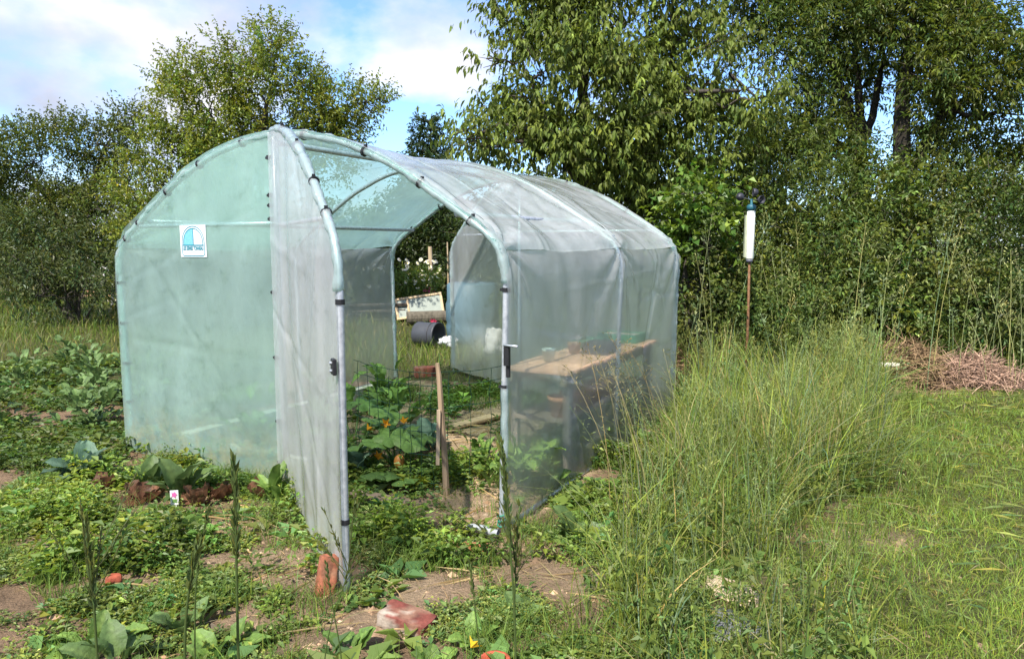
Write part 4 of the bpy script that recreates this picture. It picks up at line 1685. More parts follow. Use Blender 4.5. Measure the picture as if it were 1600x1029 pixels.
for k in range(3):
    a = k * 2 * PI / 3 + .4
    mb = MB()
    e = np.array([math.cos(a) * .12, math.sin(a) * .12, zt + .595 + .03 * k])
    tube(mb, [(0, 0, zt + .59), e], .004, 5, (.05, .05, .05))
    part("arm", mb, 'plain', o)
    mb = MB()
    lathe(mb, [(0, -.04), (.028, -.03), (.04, -.005), (.042, .015), (.038, .015), (.025, -.02), (0, -.03)], 14, c=(.03, .03, .04))
    V = mb.V[0] @ rotm(PI / 2, 0, a).T + e
    mb.V[0] = V.astype(np.float32)
    part("cup", mb, 'plain', o, True)
mb = MB()
box(mb, (-.055, -.01, zt + .02), (-.042, .03, zt + .44), (.42, .44, .30))
part("back_plate", mb, 'plain', o)

# plant tag
o = thing("plant_tag", "small white plant label with a pink flower picture stuck in the bed", "tag", (-1.93, 3.95, .0), .2)
mb = MB()
V = [(-.022, 0, .03), (.022, 0, .03), (.022, .002, .115), (-.022, .002, .115), (0, 0, -.03)]
box(mb, (-.022, -.0015, .03), (.022, .0015, .115), (.78, .77, .74))
mb.add([(-.012, 0, .03), (.012, 0, .03), (0, .001, -.03)], [[(0, 1, 2)]], (.78, .77, .74))
part("card", mb, 'plain', o)
mb = MB()
a = np.linspace(0, 2 * PI, 11)[:-1]
mb.add([(0, -.003, .09)] + [(.015 * math.cos(q) * (1 + .25 * math.cos(5 * q)), -.003, .09 + .016 * math.sin(q) * (1 + .25 * math.cos(5 * q))) for q in a], [[(0, i + 1, (i + 1) % 10 + 1) for i in range(10)]], (.62, .12, .34))
part("flower_print", mb, 'plain', o)
mb = MB()
mb.add([(-.012, -.003, .045), (.012, -.003, .043), (.014, -.003, .062), (-.010, -.003, .066)], [[(0, 1, 2, 3)]], (.14, .28, .07))
part("leaf_print", mb, 'plain', o)

# stones at the lower right
for i, (x, y, r, c, lab) in enumerate(((.95, 2.93, (.15, .09, .018), (.46, .36, .24), "flat sandy stone sunk in the grass at the lower right"),
                                       (.80, 2.66, (.14, .10, .025), (.16, .165, .18), "grey stone slab among tall blades below the sandy stone"),
                                       (.98, 2.62, (.11, .08, .02), (.18, .185, .20), "smaller grey stone right of the slab at the lower right"),
                                       (1.14, 2.56, (.06, .05, .03), (.40, .24, .18), "small reddish stone in the mown grass at the lower right"))):
    o = thing("stone", lab, "stone", (x, y, height1(x, y) - .015), R.uniform(0, 3))
    mb = MB()
    lump(mb, r, c, 20 + i, .22)
    part("rock", mb, 'brick', o, True)

# logs / brush pile
o = thing("plank", "short white plank on the edge of the brush pile", "plank", (3.93, 7.42, .25), .12)
mb = MB()
box(mb, (-.12, -.05, 0), (.12, .05, .03), (.66, .60, .48), bev=.004)
part("board", mb, 'wood', o)


def brush_pile(label, x, y, rx, ry, h, n, c):
    o = thing("brush_pile", label, "brush pile", (x, y, height1(x, y)))
    mb = MB()
    for i in range(n):
        q = R.normal(0, .42, 2)
        d2 = q[0] ** 2 + q[1] ** 2
        z = h * math.exp(-d2 * 1.4) * R.uniform(.1, 1.0)
        d = unit(np.array([R.normal(), R.normal(), R.normal(0, .45)]))
        L = R.uniform(.10, .32) if i % 5 else R.uniform(.3, .65)
        if i % 7 == 0:
            d = unit(d + np.array([0, 0, 1.2]))
        p = np.array([q[0] * rx, q[1] * ry, z])
        tube(mb, [p - d * L / 2, p + R.normal(0, .02, 3), p + d * L / 2], [.0035, .004, .0018], 3, np.array(c) * R.uniform(.25, 1.4), cap=False)
    b = part("twigs", mb, 'woodz', o)
    b["kind"] = "stuff"


brush_pile("brown pile of dead twigs and straw before the hedge on the right", 4.3, 7.75, .62, .4, .5, 1700, (.30, .20, .11))
brush_pile("pinkish heap of dry cut stems at the right edge of the picture", 5.0, 7.7, .6, .35, .34, 1300, (.42, .27, .19))
brush_pile("rusty brown heap of dead stems at the tunnel's far right corner", 2.15, 8.1, .5, .4, .45, 1000, (.34, .22, .13))

# ================================================================== plants
def leaf_mesh(name, kind):
    """one real leaf, base at origin, along +x, length 1"""
    mb = MB()
    n = 9
    t = np.linspace(0, 1, n)
    if kind == 'oval':
        wd = .24 * np.sin(np.clip(t, 0, 1) * PI) ** .7 + .012
        zc = .16 * np.sin(t * 2.2) - .12 * t ** 3
    elif kind == 'lance':
        wd = .13 * np.sin(np.clip(t * .96 + .04, 0, 1) * PI) ** .6 + .006
        zc = .22 * np.sin(t * 2.3) - .1 * t ** 3
    elif kind == 'lettuce':
        wd = .12 + .30 * np.sin(np.clip(t * .8 + .05, 0, 1) * PI) ** 1.1 * t ** .4
        zc = .3 * t ** 1.4
    if kind in ('oval', 'lance', 'lettuce'):
        V = []
        for i in range(n):
            for s in (-1, -.5, 0, .5, 1):
                ruf = (.035 if kind != 'lance' else .012) * math.sin(i * 2.3 + s * 2) * abs(s)
                if kind == 'lettuce':
                    ruf *= 2
                V.append((t[i], s * wd[i] * (1 + .06 * math.sin(i * 2.9)), zc[i] + abs(s) * wd[i] * .35 + ruf))
        mb.add(V, [grid_faces(5, n)])
        V = mb.V[0]
        rib = (np.arange(len(V)) % 5 == 2)
        mb.C[0] = np.where(rib[:, None], np.array([[1.5, 1.35, 1.4]]), np.ones((1, 3))).astype(np.float32)
    else:  # lobed squash leaf, base notch, rings
        m = 26
        V = [(0.30, 0, -.02)]
        C = [(1.25, 1.2, 1.2)]
        for ring in (.45, .8, 1.0):
            for i in range(m):
                a = -PI + .25 + (2 * PI - .5) * i / (m - 1)
                lob = 1 + .20 * math.cos(a * 5) + .04 * math.sin(a * 17)
                r = .52 * lob * ring
                z = .10 * ring * math.cos(a * 5 + .6) * .6 - .12 * ring ** 2 + .02 * math.sin(i * 2.4) * ring
                V.append((.30 + r * math.cos(a) * 1.1, r * math.sin(a), z + .06))
                C.append((1, 1, 1) if ring > .5 else (1.1, 1.1, 1.2))
        F3 = [(0, 1 + i, 2 + i) for i in range(m - 1)]
        F4 = []
        for r in range(2):
            for i in range(m - 1):
                a = 1 + r * m + i
                F4.append((a, a + m, a + m + 1, a + 1))
        mb.add(V, [F3, F4], np.array(C))
    me_o = mb.build(name, None)
    me = me_o.data
    bpy.data.objects.remove(me_o)
    return me


LM = {k: leaf_mesh(k + "_leaf", k) for k in ('oval', 'lance', 'lettuce', 'squash')}


def plant_mat(name, col, rough=.5, trans=.3, mott=.25):
    m, t, b = mat_new(name)
    a = nd(t, "ShaderNodeAttribute", attribute_name="col")
    oi = nd(t, "ShaderNodeObjectInfo")
    ns = noise(t, 9, 5, .6)
    k = cramp(t, ns, [(.3, tuple(x * (1 - mott) for x in col)), (.7, tuple(x * (1 + mott) for x in col))])
    mu = nd(t, "ShaderNodeMix", data_type='RGBA', blend_type='MULTIPLY')
    mu.inputs["Factor"].default_value = 1
    t.links.new(k, mu.inputs["A"])
    t.links.new(a.outputs["Color"], mu.inputs["B"])
    hv = nd(t, "ShaderNodeHueSaturation")
    mr = nd(t, "ShaderNodeMapRange")
    mr.inputs["To Min"].default_value = .7
    mr.inputs["To Max"].default_value = 1.35
    t.links.new(oi.outputs["Random"], mr.inputs["Value"])
    t.links.new(mr.outputs[0], hv.inputs["Value"])
    t.links.new(mu.outputs["Result"], hv.inputs["Color"])
    t.links.new(hv.outputs[0], b.inputs["Base Color"])
    b.inputs["Roughness"].default_value = rough
    b.inputs["Specular IOR Level"].default_value = .35
    bump(t, b, ns, .4, .01)
    tr = nd(t, "ShaderNodeBsdfTranslucent")
    t.links.new(hv.outputs[0], tr.inputs[0])
    mx = nd(t, "ShaderNodeMixShader")
    mx.inputs[0].default_value = trans
    t.links.new(b.outputs[0], mx.inputs[1])
    t.links.new(tr.outputs[0], mx.inputs[2])
    t.links.new(mx.outputs[0], t.nodes["Material Output"].inputs[0])
    return m


PM = {'squash': plant_mat("squash_leaf_green", (.105, .185, .038)), 'dock': plant_mat("dock_leaf_green", (.095, .155, .045)),
      'potato': plant_mat("potato_leaf_green", (.105, .175, .05)), 'red': plant_mat("red_lettuce", (.15, .075, .040)),
      'grey': plant_mat("grey_green_leaf", (.10, .17, .11)), 'bright': plant_mat("bright_leaf", (.135, .225, .045))}
LEAFCACHE = {}


def leaf_obj(kind, mat, parent, p, yaw, pitch, roll, L, wk=1.0, name="leaf"):
    key = (kind, mat)
    if key not in LEAFCACHE:
        me = LM[kind].copy()
        me.materials.clear()
        me.materials.append(PM[mat])
        me.polygons.foreach_set("use_smooth", np.ones(len(me.polygons), bool))
        LEAFCACHE[key] = me
    o = bpy.data.objects.new(name, LEAFCACHE[key])
    COL.objects.link(o)
    o.parent = parent
    o.location = p
    o.rotation_euler = (roll, -pitch, yaw)
    o.scale = (L, L * wk, L)
    return o


def rosette(name, label, cat, x, y, n, kind, mat, L, pitch=(.3, 1.0), wk=1.0, z0=.0, stem=None, group=None, spreadr=.02, hz=0.0):
    o = thing(name, label, cat, (x, y, height1(x, y) + z0 - .01), 0, group)
    a0 = random.uniform(0, 6)
    st = MB()
    for i in range(n):
        yaw = a0 + i * 2.4 + random.gauss(0, .25)
        pt = random.uniform(*pitch)
        rr = random.uniform(0, spreadr)
        q = (rr * math.cos(yaw), rr * math.sin(yaw), hz * random.uniform(0, 1))
        LL = L * random.uniform(.65, 1.15)
        if stem:
            e = np.array([math.cos(yaw), math.sin(yaw), 0]) * stem * math.cos(pt) * random.uniform(.5, 1.1) + np.array([0, 0, stem * math.sin(pt) * random.uniform(.7, 1.2)])
            tube(st, [q, np.array(q) * .5 + e * .5 + [0, 0, .02], e], [.007, .006, .0045], 5, (.12, .2, .06), cap=False)
            leaf_obj(kind, mat, o, e, yaw + random.gauss(0, .4), random.uniform(-.45, .2), random.gauss(0, .3), LL, wk)
        else:
            leaf_obj(kind, mat, o, q, yaw, pt, random.gauss(0, .25), LL, wk)
    if st.n:
        b = st.build("stalks", M['leaf'], o)
    return o


def blossom(parent, p, s=.05, c=(.75, .36, .02)):
    mb = MB()
    n = 5
    V, F = [(0, 0, 0)], []
    for i in range(n * 2):
        a = i * PI / n
        r = s * (.95 if i % 2 == 0 else .45)
        V.append((r * math.cos(a), r * math.sin(a), s * (.9 if i % 2 == 0 else .6)))
    mb.add(V, [[(0, i + 1, (i + 1) % (2 * n) + 1) for i in range(2 * n)]], c)
    b = mb.build("blossom", M['petal'], parent)
    b.location = p
    b.rotation_euler = (random.gauss(0, .6), random.gauss(0, .6), random.uniform(0, 6))
    return b


# squash plants inside the tunnel
s1 = rosette("squash_plant", "squash plant with orange blossoms in the middle of the tunnel, behind the wire", "plant", -.78, 4.72, 11, 'squash', 'squash', .22, (.4, 1.2), stem=.30)
for q in ((-.18, -.1, .30), (-.06, -.05, .33), (.02, .2, .27), (-.1, -.2, .14)):
    blossom(s1, q, .042, (.66, .30, .02))
mb = MB()
lump(mb, (.035, .035, .05), (.36, .15, .03), 3, .1)
fr = mb.build("fruit", M['plain'], s1, True)
fr.location = (.05, -.22, .08)
rosette("squash_plant", "low squash plant at the front of the bed, left of the stake's foot", "plant", -.72, 4.36, 8, 'squash', 'squash', .19, (.2, .8), stem=.16)
rosette("squash_plant", "squash plant rising beside the front door's latch plate", "plant", -1.12, 4.95, 8, 'squash', 'squash', .2, (.7, 1.3), stem=.42)
rosette("squash_plant", "squash plant at the back of the bed inside the tunnel", "plant", -.95, 5.5, 8, 'squash', 'squash', .18, (.5, 1.2), stem=.25)
rosette("cabbage_plant", "grey green cabbage behind the squash inside the tunnel", "plant", -.62, 5.15, 12, 'oval', 'grey', .20, (.3, 1.1), 1.3, hz=.12)
rosette("cabbage_plant", "grey green cabbage beside the front door's foot inside the tunnel", "plant", -1.02, 4.5, 10, 'oval', 'grey', .18, (.3, 1.1), 1.3, hz=.08)
for i, (x, y, lab) in enumerate(((-.18, 4.62, "leafy green salad plant right of the stake"), (-.02, 4.78, "leafy green salad plant behind the tunnel's right leg"), (-.25, 4.9, "bright salad plant behind the first one, right of the stake"),
                                 (-.1, 4.45, "low salad plant nearest the doorway, right of the stake"))):
    rosette("salad_plant", lab, "plant", x, y, 16, 'oval', 'bright', .115, (.2, 1.2), 1.0, hz=.14, spreadr=.06)
rosette("salad_plant", "grassy salad plant on the sandy path inside the tunnel", "plant", .15, 6.3, 12, 'lance', 'dock', .2, (.4, 1.3), hz=.05, spreadr=.06)
# tomato-like plants against the right wall, inside
for i, (u, v, lab) in enumerate(((1.32, .62, "bushy plant behind the right wall sheeting, nearest the front leg"), (1.25, 1.1, "bushy plant behind the right wall sheeting, under the table's front end"),
                                 (1.33, 1.6, "bushy plant behind the right wall sheeting, under the middle of the table"), (1.28, 2.2, "bushy plant behind the right wall sheeting, under the table's far end"))):
    x, y = gl2w(u, v)
    rosette("bedding_plant", lab, "plant", x, y, 34, 'oval', 'bright', .15, (.0, 1.3), 1.2, hz=.26, spreadr=.2)
for i, (u, v, lab) in enumerate(((-1.1, .7, "bushy green plant behind the sticker panel, near the left wall"), (-.6, .9, "bushy green plant behind the sticker panel, in the middle"), (-1.0, 1.5, "bushy green plant farther back behind the sticker panel"), (-.35, 1.6, "tall green plant behind the centre post"),
                                 (-1.1, 2.3, "green plant near the tunnel's back left corner"))):
    x, y = gl2w(u, v)
    rosette("bedding_plant", lab, "plant", x, y, 22, 'oval', 'bright', .17, (.1, 1.3), 1.1, hz=.35, spreadr=.2)

# beds outside
rosette("dock_plant", "broad-leaved dock on the bare soil at the tunnel's right front corner", "plant", .33, 3.50, 9, 'oval', 'dock', .21, (.3, 1.2), 1.1)
rosette("dock_plant", "smaller broad-leaved plant behind the dock, against the right wall", "plant", .62, 3.95, 9, 'oval', 'dock', .19, (.4, 1.2), 1.1)
rosette("dock_plant", "broad-leaved plant right behind the small plant label", "plant", -1.98, 4.12, 8, 'oval', 'dock', .26, (.3, 1.1), 1.0)
rosette("dock_plant", "large grey green leafy plant at the left edge, left of the red lettuces", "plant", -2.72, 4.42, 11, 'oval', 'grey', .27, (.3, 1.2), .9)
rosette("dock_plant", "leafy plant left of the sticker panel's foot", "plant", -2.25, 4.28, 8, 'oval', 'dock', .22, (.3, 1.1), 1.0)
rosette("lettuce_plant", "bright green leek-like tuft left of the open door's foot", "plant", -1.36, 3.98, 8, 'lance', 'bright', .26, (.7, 1.35), .9)
rosette("lettuce_plant", "young green lettuce on the soil below the plant label", "plant", -1.62, 3.55, 8, 'lettuce', 'bright', .13, (.3, 1.1))
for i, (x, y, lab) in enumerate(((-2.17, 4.07, "red lettuce left of the plant label"), (-2.5, 4.2, "red lettuce farthest left, beside the grey green plant"), (-1.72, 4.15, "red lettuce right of the plant label"), (-1.82, 3.99, "small red lettuce close to the plant label"),
                                 (-1.5, 4.18, "red lettuce at the foot of the sticker panel"))):
    rosette("lettuce_plant", lab, "plant", x, y, 10, 'lettuce', 'red', .125, (.1, 1.0), 1.0)
for i, (x, y, lab) in enumerate(((-1.32, 2.72, "broad-leaved weed at the lower left, right of the tall spiky stalk"), (-1.62, 2.62, "broad-leaved weed at the lower left, left of the tall spiky stalk"), (-1.1, 2.5, "round-leaved weed at the bottom edge, left of centre"),
                                 (-1.45, 2.5, "yellowish broad-leaved weed at the bottom left"))):
    rosette("broadleaf_weed", lab, "plant", x, y, 12, 'oval', ['dock', 'bright', 'bright', 'dock'][i], .14, (.1, 1.1), 1.1, spreadr=.08)
for i, (x, y, lab) in enumerate(((-.62, 2.52, "dark round-leaved weed at the bottom edge, left of the mortar brick"), (-.3, 2.42, "round-leaved weed right below the mortar brick"), (.05, 2.75, "broad-leaved weed right of the mortar brick"), (-.13, 2.58, "small weed between the mortar brick and the terracotta pot"))):
    rosette("broadleaf_weed", lab, "plant", x, y, 9, 'oval', ['squash', 'bright', 'dock', 'bright'][i], .10, (.1, 1.0), 1.3, spreadr=.05)
y1 = thing("yellow_flower", "single yellow blossom beside the terracotta pot at the bottom edge", "flower", (-.15, 2.44, -.03))
mb = MB()
tube(mb, [(0, 0, 0), (.003, 0, .05), (0, .005, .1)], .003, 5, (.1, .2, .05))
mb.build("stalk", M['leaf'], y1)
blossom(y1, (0, 0, .085), .035, (.78, .48, .03))

# potatoes at the left of the tunnel
k = 0
plabs = ["nearest potato plant at the left edge beside the tunnel's corner", "potato plant second from the front at the left edge", "potato plant close to the tunnel's left leg", "potato plant in the middle of the left bed", "potato plant in the left bed, against the tunnel",
         "potato plant farther back in the left bed", "potato plant at the back of the left bed by the tunnel", "potato plant at the back of the left bed by the picture's edge", "potato plant at the very back of the left bed", "potato plant beyond the left edge of the picture",
         "front potato plant beyond the left edge of the picture", "rear potato plant beyond the left edge of the picture"]
for (x, y) in ((-3.45, 5.75), (-3.75, 6.1), (-3.4, 6.35), (-3.95, 6.7), (-3.62, 6.95), (-4.4, 7.4), (-3.95, 7.6), (-4.9, 8.2), (-4.35, 8.5), (-5.3, 7.6), (-4.35, 5.9), (-5.6, 8.9)):
    rosette("potato_plant", plabs[k], "plant", x, y, 60, 'oval', 'potato', .105, (-.1, 1.1), 1.25, hz=.34, spreadr=.28, stem=None)
    k += 1

# ================================================================== scattered growth (uncountable)
YG = np.array([.125, .170, .030])


def in_view(x, y, mgn=.35):
    return (np.abs(x) < .74 * y + mgn) & (y > 1.0)


def scatter(n, x0, x1, y0, y1):
    x, y = R.uniform(x0, x1, n), R.uniform(y0, y1, n)
    k = in_view(x, y)
    return x[k], y[k]


def gxyz(x, y):
    return np.stack([x, y, height(x, y) - .004], 1)


def gh_mask(x, y, m=.02):
    u, v = w2gl(x, y)
    return (np.abs(u) < 1.56 + m) & (v > -m) & (v < GL + m)


# mown lawn
x, y = scatter(255000, .9, 7.5, 1.6, 8.2)
k = in_poly(x, y, LAWN)
k &= R.uniform(size=len(x)) < np.clip(1.05 - .9 * bare_amt(x, y), 0, 1) * np.clip(3.4 / y, .25, 1)
x, y = x[k], y[k]
n = len(x)
pt = n2(x, y, .35, 61)[:, None]
c = vary((.170, .225, .040), n, .28) * (.7 + .6 * pt)
dry = R.uniform(size=n) < .05 + .22 * (n2(x, y, .25, 62) > .68)
c[dry] = vary((.33, .27, .12), int(dry.sum()), .25)
mb = MB()
blades(mb, gxyz(x, y), R.uniform(.025, .075, n) * (.6 + .9 * pt[:, 0]), R.uniform(.2, 1.5, n), R.uniform(.0022, .0042, n) * np.clip(y / 3, 1, 2.2), c, 2)
nc = 1700
x, y = scatter(nc * 4, .9, 6.5, 1.8, 7.6)
k = in_poly(x, y, LAWN)
x, y = x[k][:nc], y[k][:nc]
n = len(x)
P = gxyz(x, y)
P[:, 2] += R.uniform(.01, .05, n)
dd = R.normal(size=(n, 3))
dd[:, 2] *= .15
leaves(mb, P, unit(dd), np.tile([0, 0, 1.0], (n, 1)), R.uniform(.05, .16, n), R.uniform(.002, .004, n), vary((.29, .31, .12), n, .25), .1, .15)
tag(mb.build("mown_grass", M['grass']), "short mown grass with clippings on the right", "grass", kind="stuff")

# tall meadow
x, y = scatter(170000, .2, 4.4, 1.7, 9.2)
k = in_poly(x, y, MEADOW) & ~gh_mask(x, y, .12)
clump = n2(x, y, .45, 71) * .6 + n2(x, y, .17, 74) * .4
k &= R.uniform(size=len(x)) < np.clip(.1 + 2.6 * (clump - .3), .04, 1) * np.clip(4.2 / y, .3, 1) * np.clip(1.1 - bare_amt(x, y), 0, 1)
x, y, clump = x[k], y[k], clump[k]
n = len(x)
fall = np.clip((y - 1.6) / 1.7, .5, 1) * .86
h = R.gamma(3.2, .14, n).clip(.08, .95) * (.25 + .8 * clump + .5 * n2(x, y, .18, 72)) * fall
c = vary((.150, .200, .040), n, .28)
tip = c * np.array([1.35, 1.2, 1.1]) + .01
dry = R.uniform(size=n) < .17
c[dry] = vary((.30, .25, .11), int(dry.sum()), .25)
tip[dry] = c[dry] * 1.2
gry = R.uniform(size=n) < .22
c[gry] = vary((.150, .180, .105), int(gry.sum()), .25)
tip[gry] = c[gry] * 1.25
mb = MB()
laz = n2(x, y, .4, 73) * 9 + R.normal(0, 1.7, n)
blades(mb, gxyz(x, y), h, R.gamma(1.6, .36, n).clip(.03, 1.9), R.gamma(4, .0012, n).clip(.002, .011) * np.clip(y / 3.5, 1, 2), c, 4, tipc=tip, az=laz)
m = 5200
i = R.integers(0, n, m)
S = gxyz(x[i], y[i])
S[:, 2] += R.uniform(.02, .3, m) * np.clip(h[i] * 2, .3, 1)
shoots(mb, None, S, unit(R.normal(size=(m, 3)) * .6 + [0, 0, 1.0]), (.08, .25), 9, .026, .009, (.125, .165, .045), .2, .8)
m = 1100
i = R.integers(0, n, m)
S = gxyz(x[i], y[i])
S[:, 2] += R.uniform(.0, .22, m)
shoots(mb, None, S, unit(R.normal(size=(m, 3)) * .6 + [0, 0, 1.0]), (.06, .2), 7, .05, .024, (.120, .165, .042), .4, .9)
tag(mb.build("tall_grass", M['grass']), "tall unmown grass right of the tunnel", "grass", kind="stuff")


# mid-height grass that blends the meadow into lawn, bed and hedge
x, y = scatter(60000, .2, 6.0, 1.9, 8.6)
near_m = np.zeros(len(x), bool)
for ox, oy in ((.3, 0), (-.3, 0), (.2, .35), (.2, -.35), (.55, .2)):
    near_m |= in_poly(x - ox, y - oy, MEADOW)
k = near_m & ~gh_mask(x, y, .1) & (R.uniform(size=len(x)) < np.clip((n2(x, y, .22, 77) - .35) * 3, 0, 1) * np.clip(4.2 / y, .35, 1))
x, y = x[k], y[k]
n = len(x)
mb = MB()
blades(mb, gxyz(x, y), R.gamma(3, .055, n).clip(.04, .4), R.gamma(2, .35, n).clip(.05, 2), R.gamma(4, .001, n).clip(.002, .008) * np.clip(y / 3.5, 1, 2), vary((.135, .18, .038), n, .3), 3)
tag(mb.build("fringe_grass", M['grass']), "ragged knee-high grass fringing the tall meadow grass", "grass", kind="stuff")


# flowering stems with panicles
def panicles(mb, P, h, az, lean, col, bigs):
    for i in range(len(P)):
        big = bigs[i]
        d = np.array([math.cos(az[i]), math.sin(az[i]), 0]) * lean[i]
        t = np.linspace(0, 1, 7)
        pts = P[i] + np.stack([d[0] * h[i] * t ** 2, d[1] * h[i] * t ** 2, h[i] * t * (1 - .2 * lean[i] * t)], 1)
        tube(mb, pts, np.linspace(.0022, .0009, 7) * big, 3, col[i], cap=False)
        m = R.integers(16, 34)
        tt = R.uniform(.72, 1, m)
        base = np.stack([np.interp(tt, t, pts[:, q]) for q in range(3)], 1)
        dr = unit(R.normal(size=(m, 3)) * [1, 1, .4] + [0, 0, .9])
        sp = (1.08 - tt)[:, None] * h[i] * .34 * R.uniform(.2, 1, (m, 1))
        leaves(mb, base + dr * sp, dr, rand_dirs(m), R.uniform(.012, .026, m) * big, R.uniform(.003, .0055, m) * big, np.tile(col[i] * 1.15, (m, 1)), .2, .05)
        q = m // 2
        leaves(mb, base[:q], dr[:q], rand_dirs(q), sp[:q, 0] + .01, np.full(q, .0012 * big), np.tile(col[i], (q, 1)), .1, .0)


x, y = scatter(9000, .2, 4.2, 2.2, 9.0)
k = in_poly(x, y, MEADOW) & ~gh_mask(x, y, .15) & (n2(x, y, .45, 71) > .42)
x, y = x[k][:380], y[k][:380]
n = len(x)
mb = MB()
panicles(mb, gxyz(x, y), R.uniform(.45, .85, n), R.uniform(0, 6.3, n), R.uniform(.03, .45, n), vary((.20, .23, .085), n, .25), np.clip(y / 4, .8, 1.6))
# a looser stand of tall seeding grass against the right wall
x = np.array([.55, .60, .66, .72, .80, .62, .70, .78, .88, .52, .95, .84, .58, .75, .9, 1.0, .68, .64])
y = 3.55 + (x - .55) * 1.2 + R.normal(0, .12, len(x))
panicles(mb, gxyz(x, y), R.uniform(.85, 1.15, len(x)), R.normal(2.7, .6, len(x)), R.uniform(.1, .4, len(x)), vary((.20, .17, .08), len(x), .2), np.full(len(x), 1.2))
tag(mb.build("seeding_grass", M['grass']), "seed-bearing grass stems standing above the meadow", "grass", kind="stuff")

# hedge-bottom growth: nettles, tall weeds in front of the hedge
x, y = scatter(30000, 1.4, 8.5, 7.0, 9.2)
k = ~gh_mask(x, y, .2) & (y > 7.3 + .25 * np.abs(x - 2.5)) & (R.uniform(size=len(x)) < np.clip(1.1 - 1.3 * bare_amt(x, y), 0, 1))
x, y = x[k][:9500], y[k][:9500]
n = len(x)
mb = MB()
blades(mb, gxyz(x, y), R.gamma(4, .12, n).clip(.1, .9), R.gamma(2, .3, n).clip(.05, 1.6), R.uniform(.005, .011, n), vary((.125, .165, .04), n, .3), 4)
m = 4200
i = R.integers(0, n, m)
S = gxyz(x[i], y[i])
S[:, 2] += R.uniform(.05, 1.0, m)
shoots(mb, None, S, unit(R.normal(size=(m, 3)) * .5 + [0, 0, 1.0]), (.15, .4), 8, .06, .026, (.120, .155, .042), .3, .8)
tag(mb.build("hedge_weeds", M['grass']), "tall nettles and grass along the foot of the hedge", "weeds", kind="stuff")
x, y = scatter(900, 1.8, 8.0, 7.4, 8.6)
k = ~gh_mask(x, y, .2)
x, y = x[k][:170], y[k][:170]
mb = MB()
panicles(mb, gxyz(x, y), R.gamma(5, .22, len(x)).clip(.5, 1.9), R.uniform(0, 6.3, len(x)), R.uniform(.03, .35, len(x)), vary((.33, .35, .18), len(x), .25), np.full(len(x), 1.8))
tag(mb.build("hedge_grass", M['grass']), "pale seeding grass stems before the hedge", "grass", kind="stuff")

# grass behind and left of the tunnel
x, y = scatter(100000, -16, 4, 6.6, 24)
k = ~gh_mask(x, y, .05) & ~((x < -2.6) & (y < 9.3) & (x > -7)) & ((y > 7.8) | (x < -7)) & (R.uniform(size=len(x)) < np.clip(9 / y, .2, 1))
k &= ~in_poly(x, y, MEADOW)
x, y = x[k], y[k]
n = len(x)
pt = n2(x, y, .9, 81)
mb = MB()
c = vary((.115, .155, .030), n, .3) * (.7 + .6 * pt)[:, None]
dry = R.uniform(size=n) < .15
c[dry] = vary((.29, .25, .10), int(dry.sum()), .25)
blades(mb, gxyz(x, y), R.uniform(.06, .28, n) * (.5 + 1.1 * pt), R.uniform(.1, 1.0, n), R.uniform(.006, .011, n) * np.clip(y / 10, .8, 2), c, 2)
tag(mb.build("rough_grass", M['grass']), "rough grass behind and left of the tunnel", "grass", kind="stuff")
# grass / weeds inside the tunnel
x, y = scatter(90000, -3, 1.5, 3.6, 8.2)
dens = np.clip((n2(x, y, .35, 91) - .46) * 4, 0, 1)
k = gh_mask(x, y, -.05) & (R.uniform(size=len(x)) < dens * np.clip(1 - bare_amt(x, y) * 1.1, 0, 1))
x, y = x[k][:24000], y[k][:24000]
n = len(x)
mb = MB()
blades(mb, gxyz(x, y), R.uniform(.03, .14, n), R.uniform(.1, 1.2, n), R.uniform(.003, .006, n), vary((.10, .155, .03), n, .3), 2)
tag(mb.build("tunnel_weeds", M['grass']), "fine grass and weeds growing on the tunnel floor", "weeds", kind="stuff")


# low weeds in the beds
def weeds(name, label, nplants, region, nl, L, col, seed, hgt, thr=.42, spr=.05):
    x, y = scatter(nplants * 7, *region)
    d = np.clip((n2(x, y, .30, seed) * .6 + n2(x, y, .11, seed + 1) * .4 - thr) * 7, 0, 1)
    k = (R.uniform(size=len(x)) < d * np.clip(1 - 1.25 * bare_amt(x, y), .02, 1)) & ~in_poly(x, y, LAWN)
    x, y = x[k][:nplants], y[k][:nplants]
    n = len(x)
    ccol = vary(col, n, .25, .14)
    mb = MB()
    psz = np.exp(R.normal(0, .35, n))
    ccol = ccol * (.65 + .7 * n2(x, y, .22, seed + 3))[:, None]
    hh = R.uniform(.3, 1, n) * hgt * (.5 + n2(x, y, .3, seed))
    B0 = gxyz(x, y)
    for j in range(nl):
        a = R.uniform(0, 2 * PI, n)
        out_ = np.stack([np.cos(a), np.sin(a), np.zeros(n)], 1)
        P = B0 + out_ * (R.uniform(0, 1, n) * spr)[:, None]
        P[:, 2] += hh * R.uniform(.0, 1, n)
        dd = unit(out_ + np.stack([np.zeros(n), np.zeros(n), R.uniform(-.1, .9, n)], 1))
        s = R.uniform(.5, 1.2, n) * psz
        leaves(mb, P, dd, unit(rand_dirs(n) * .4 + [0, 0, 1.0]), L * s, L * s * .55, ccol * np.exp(R.normal(0, .16, (n, 1))), .2, .25)
    return tag(mb.build(name, M['leaf']), label, "weeds", kind="stuff")


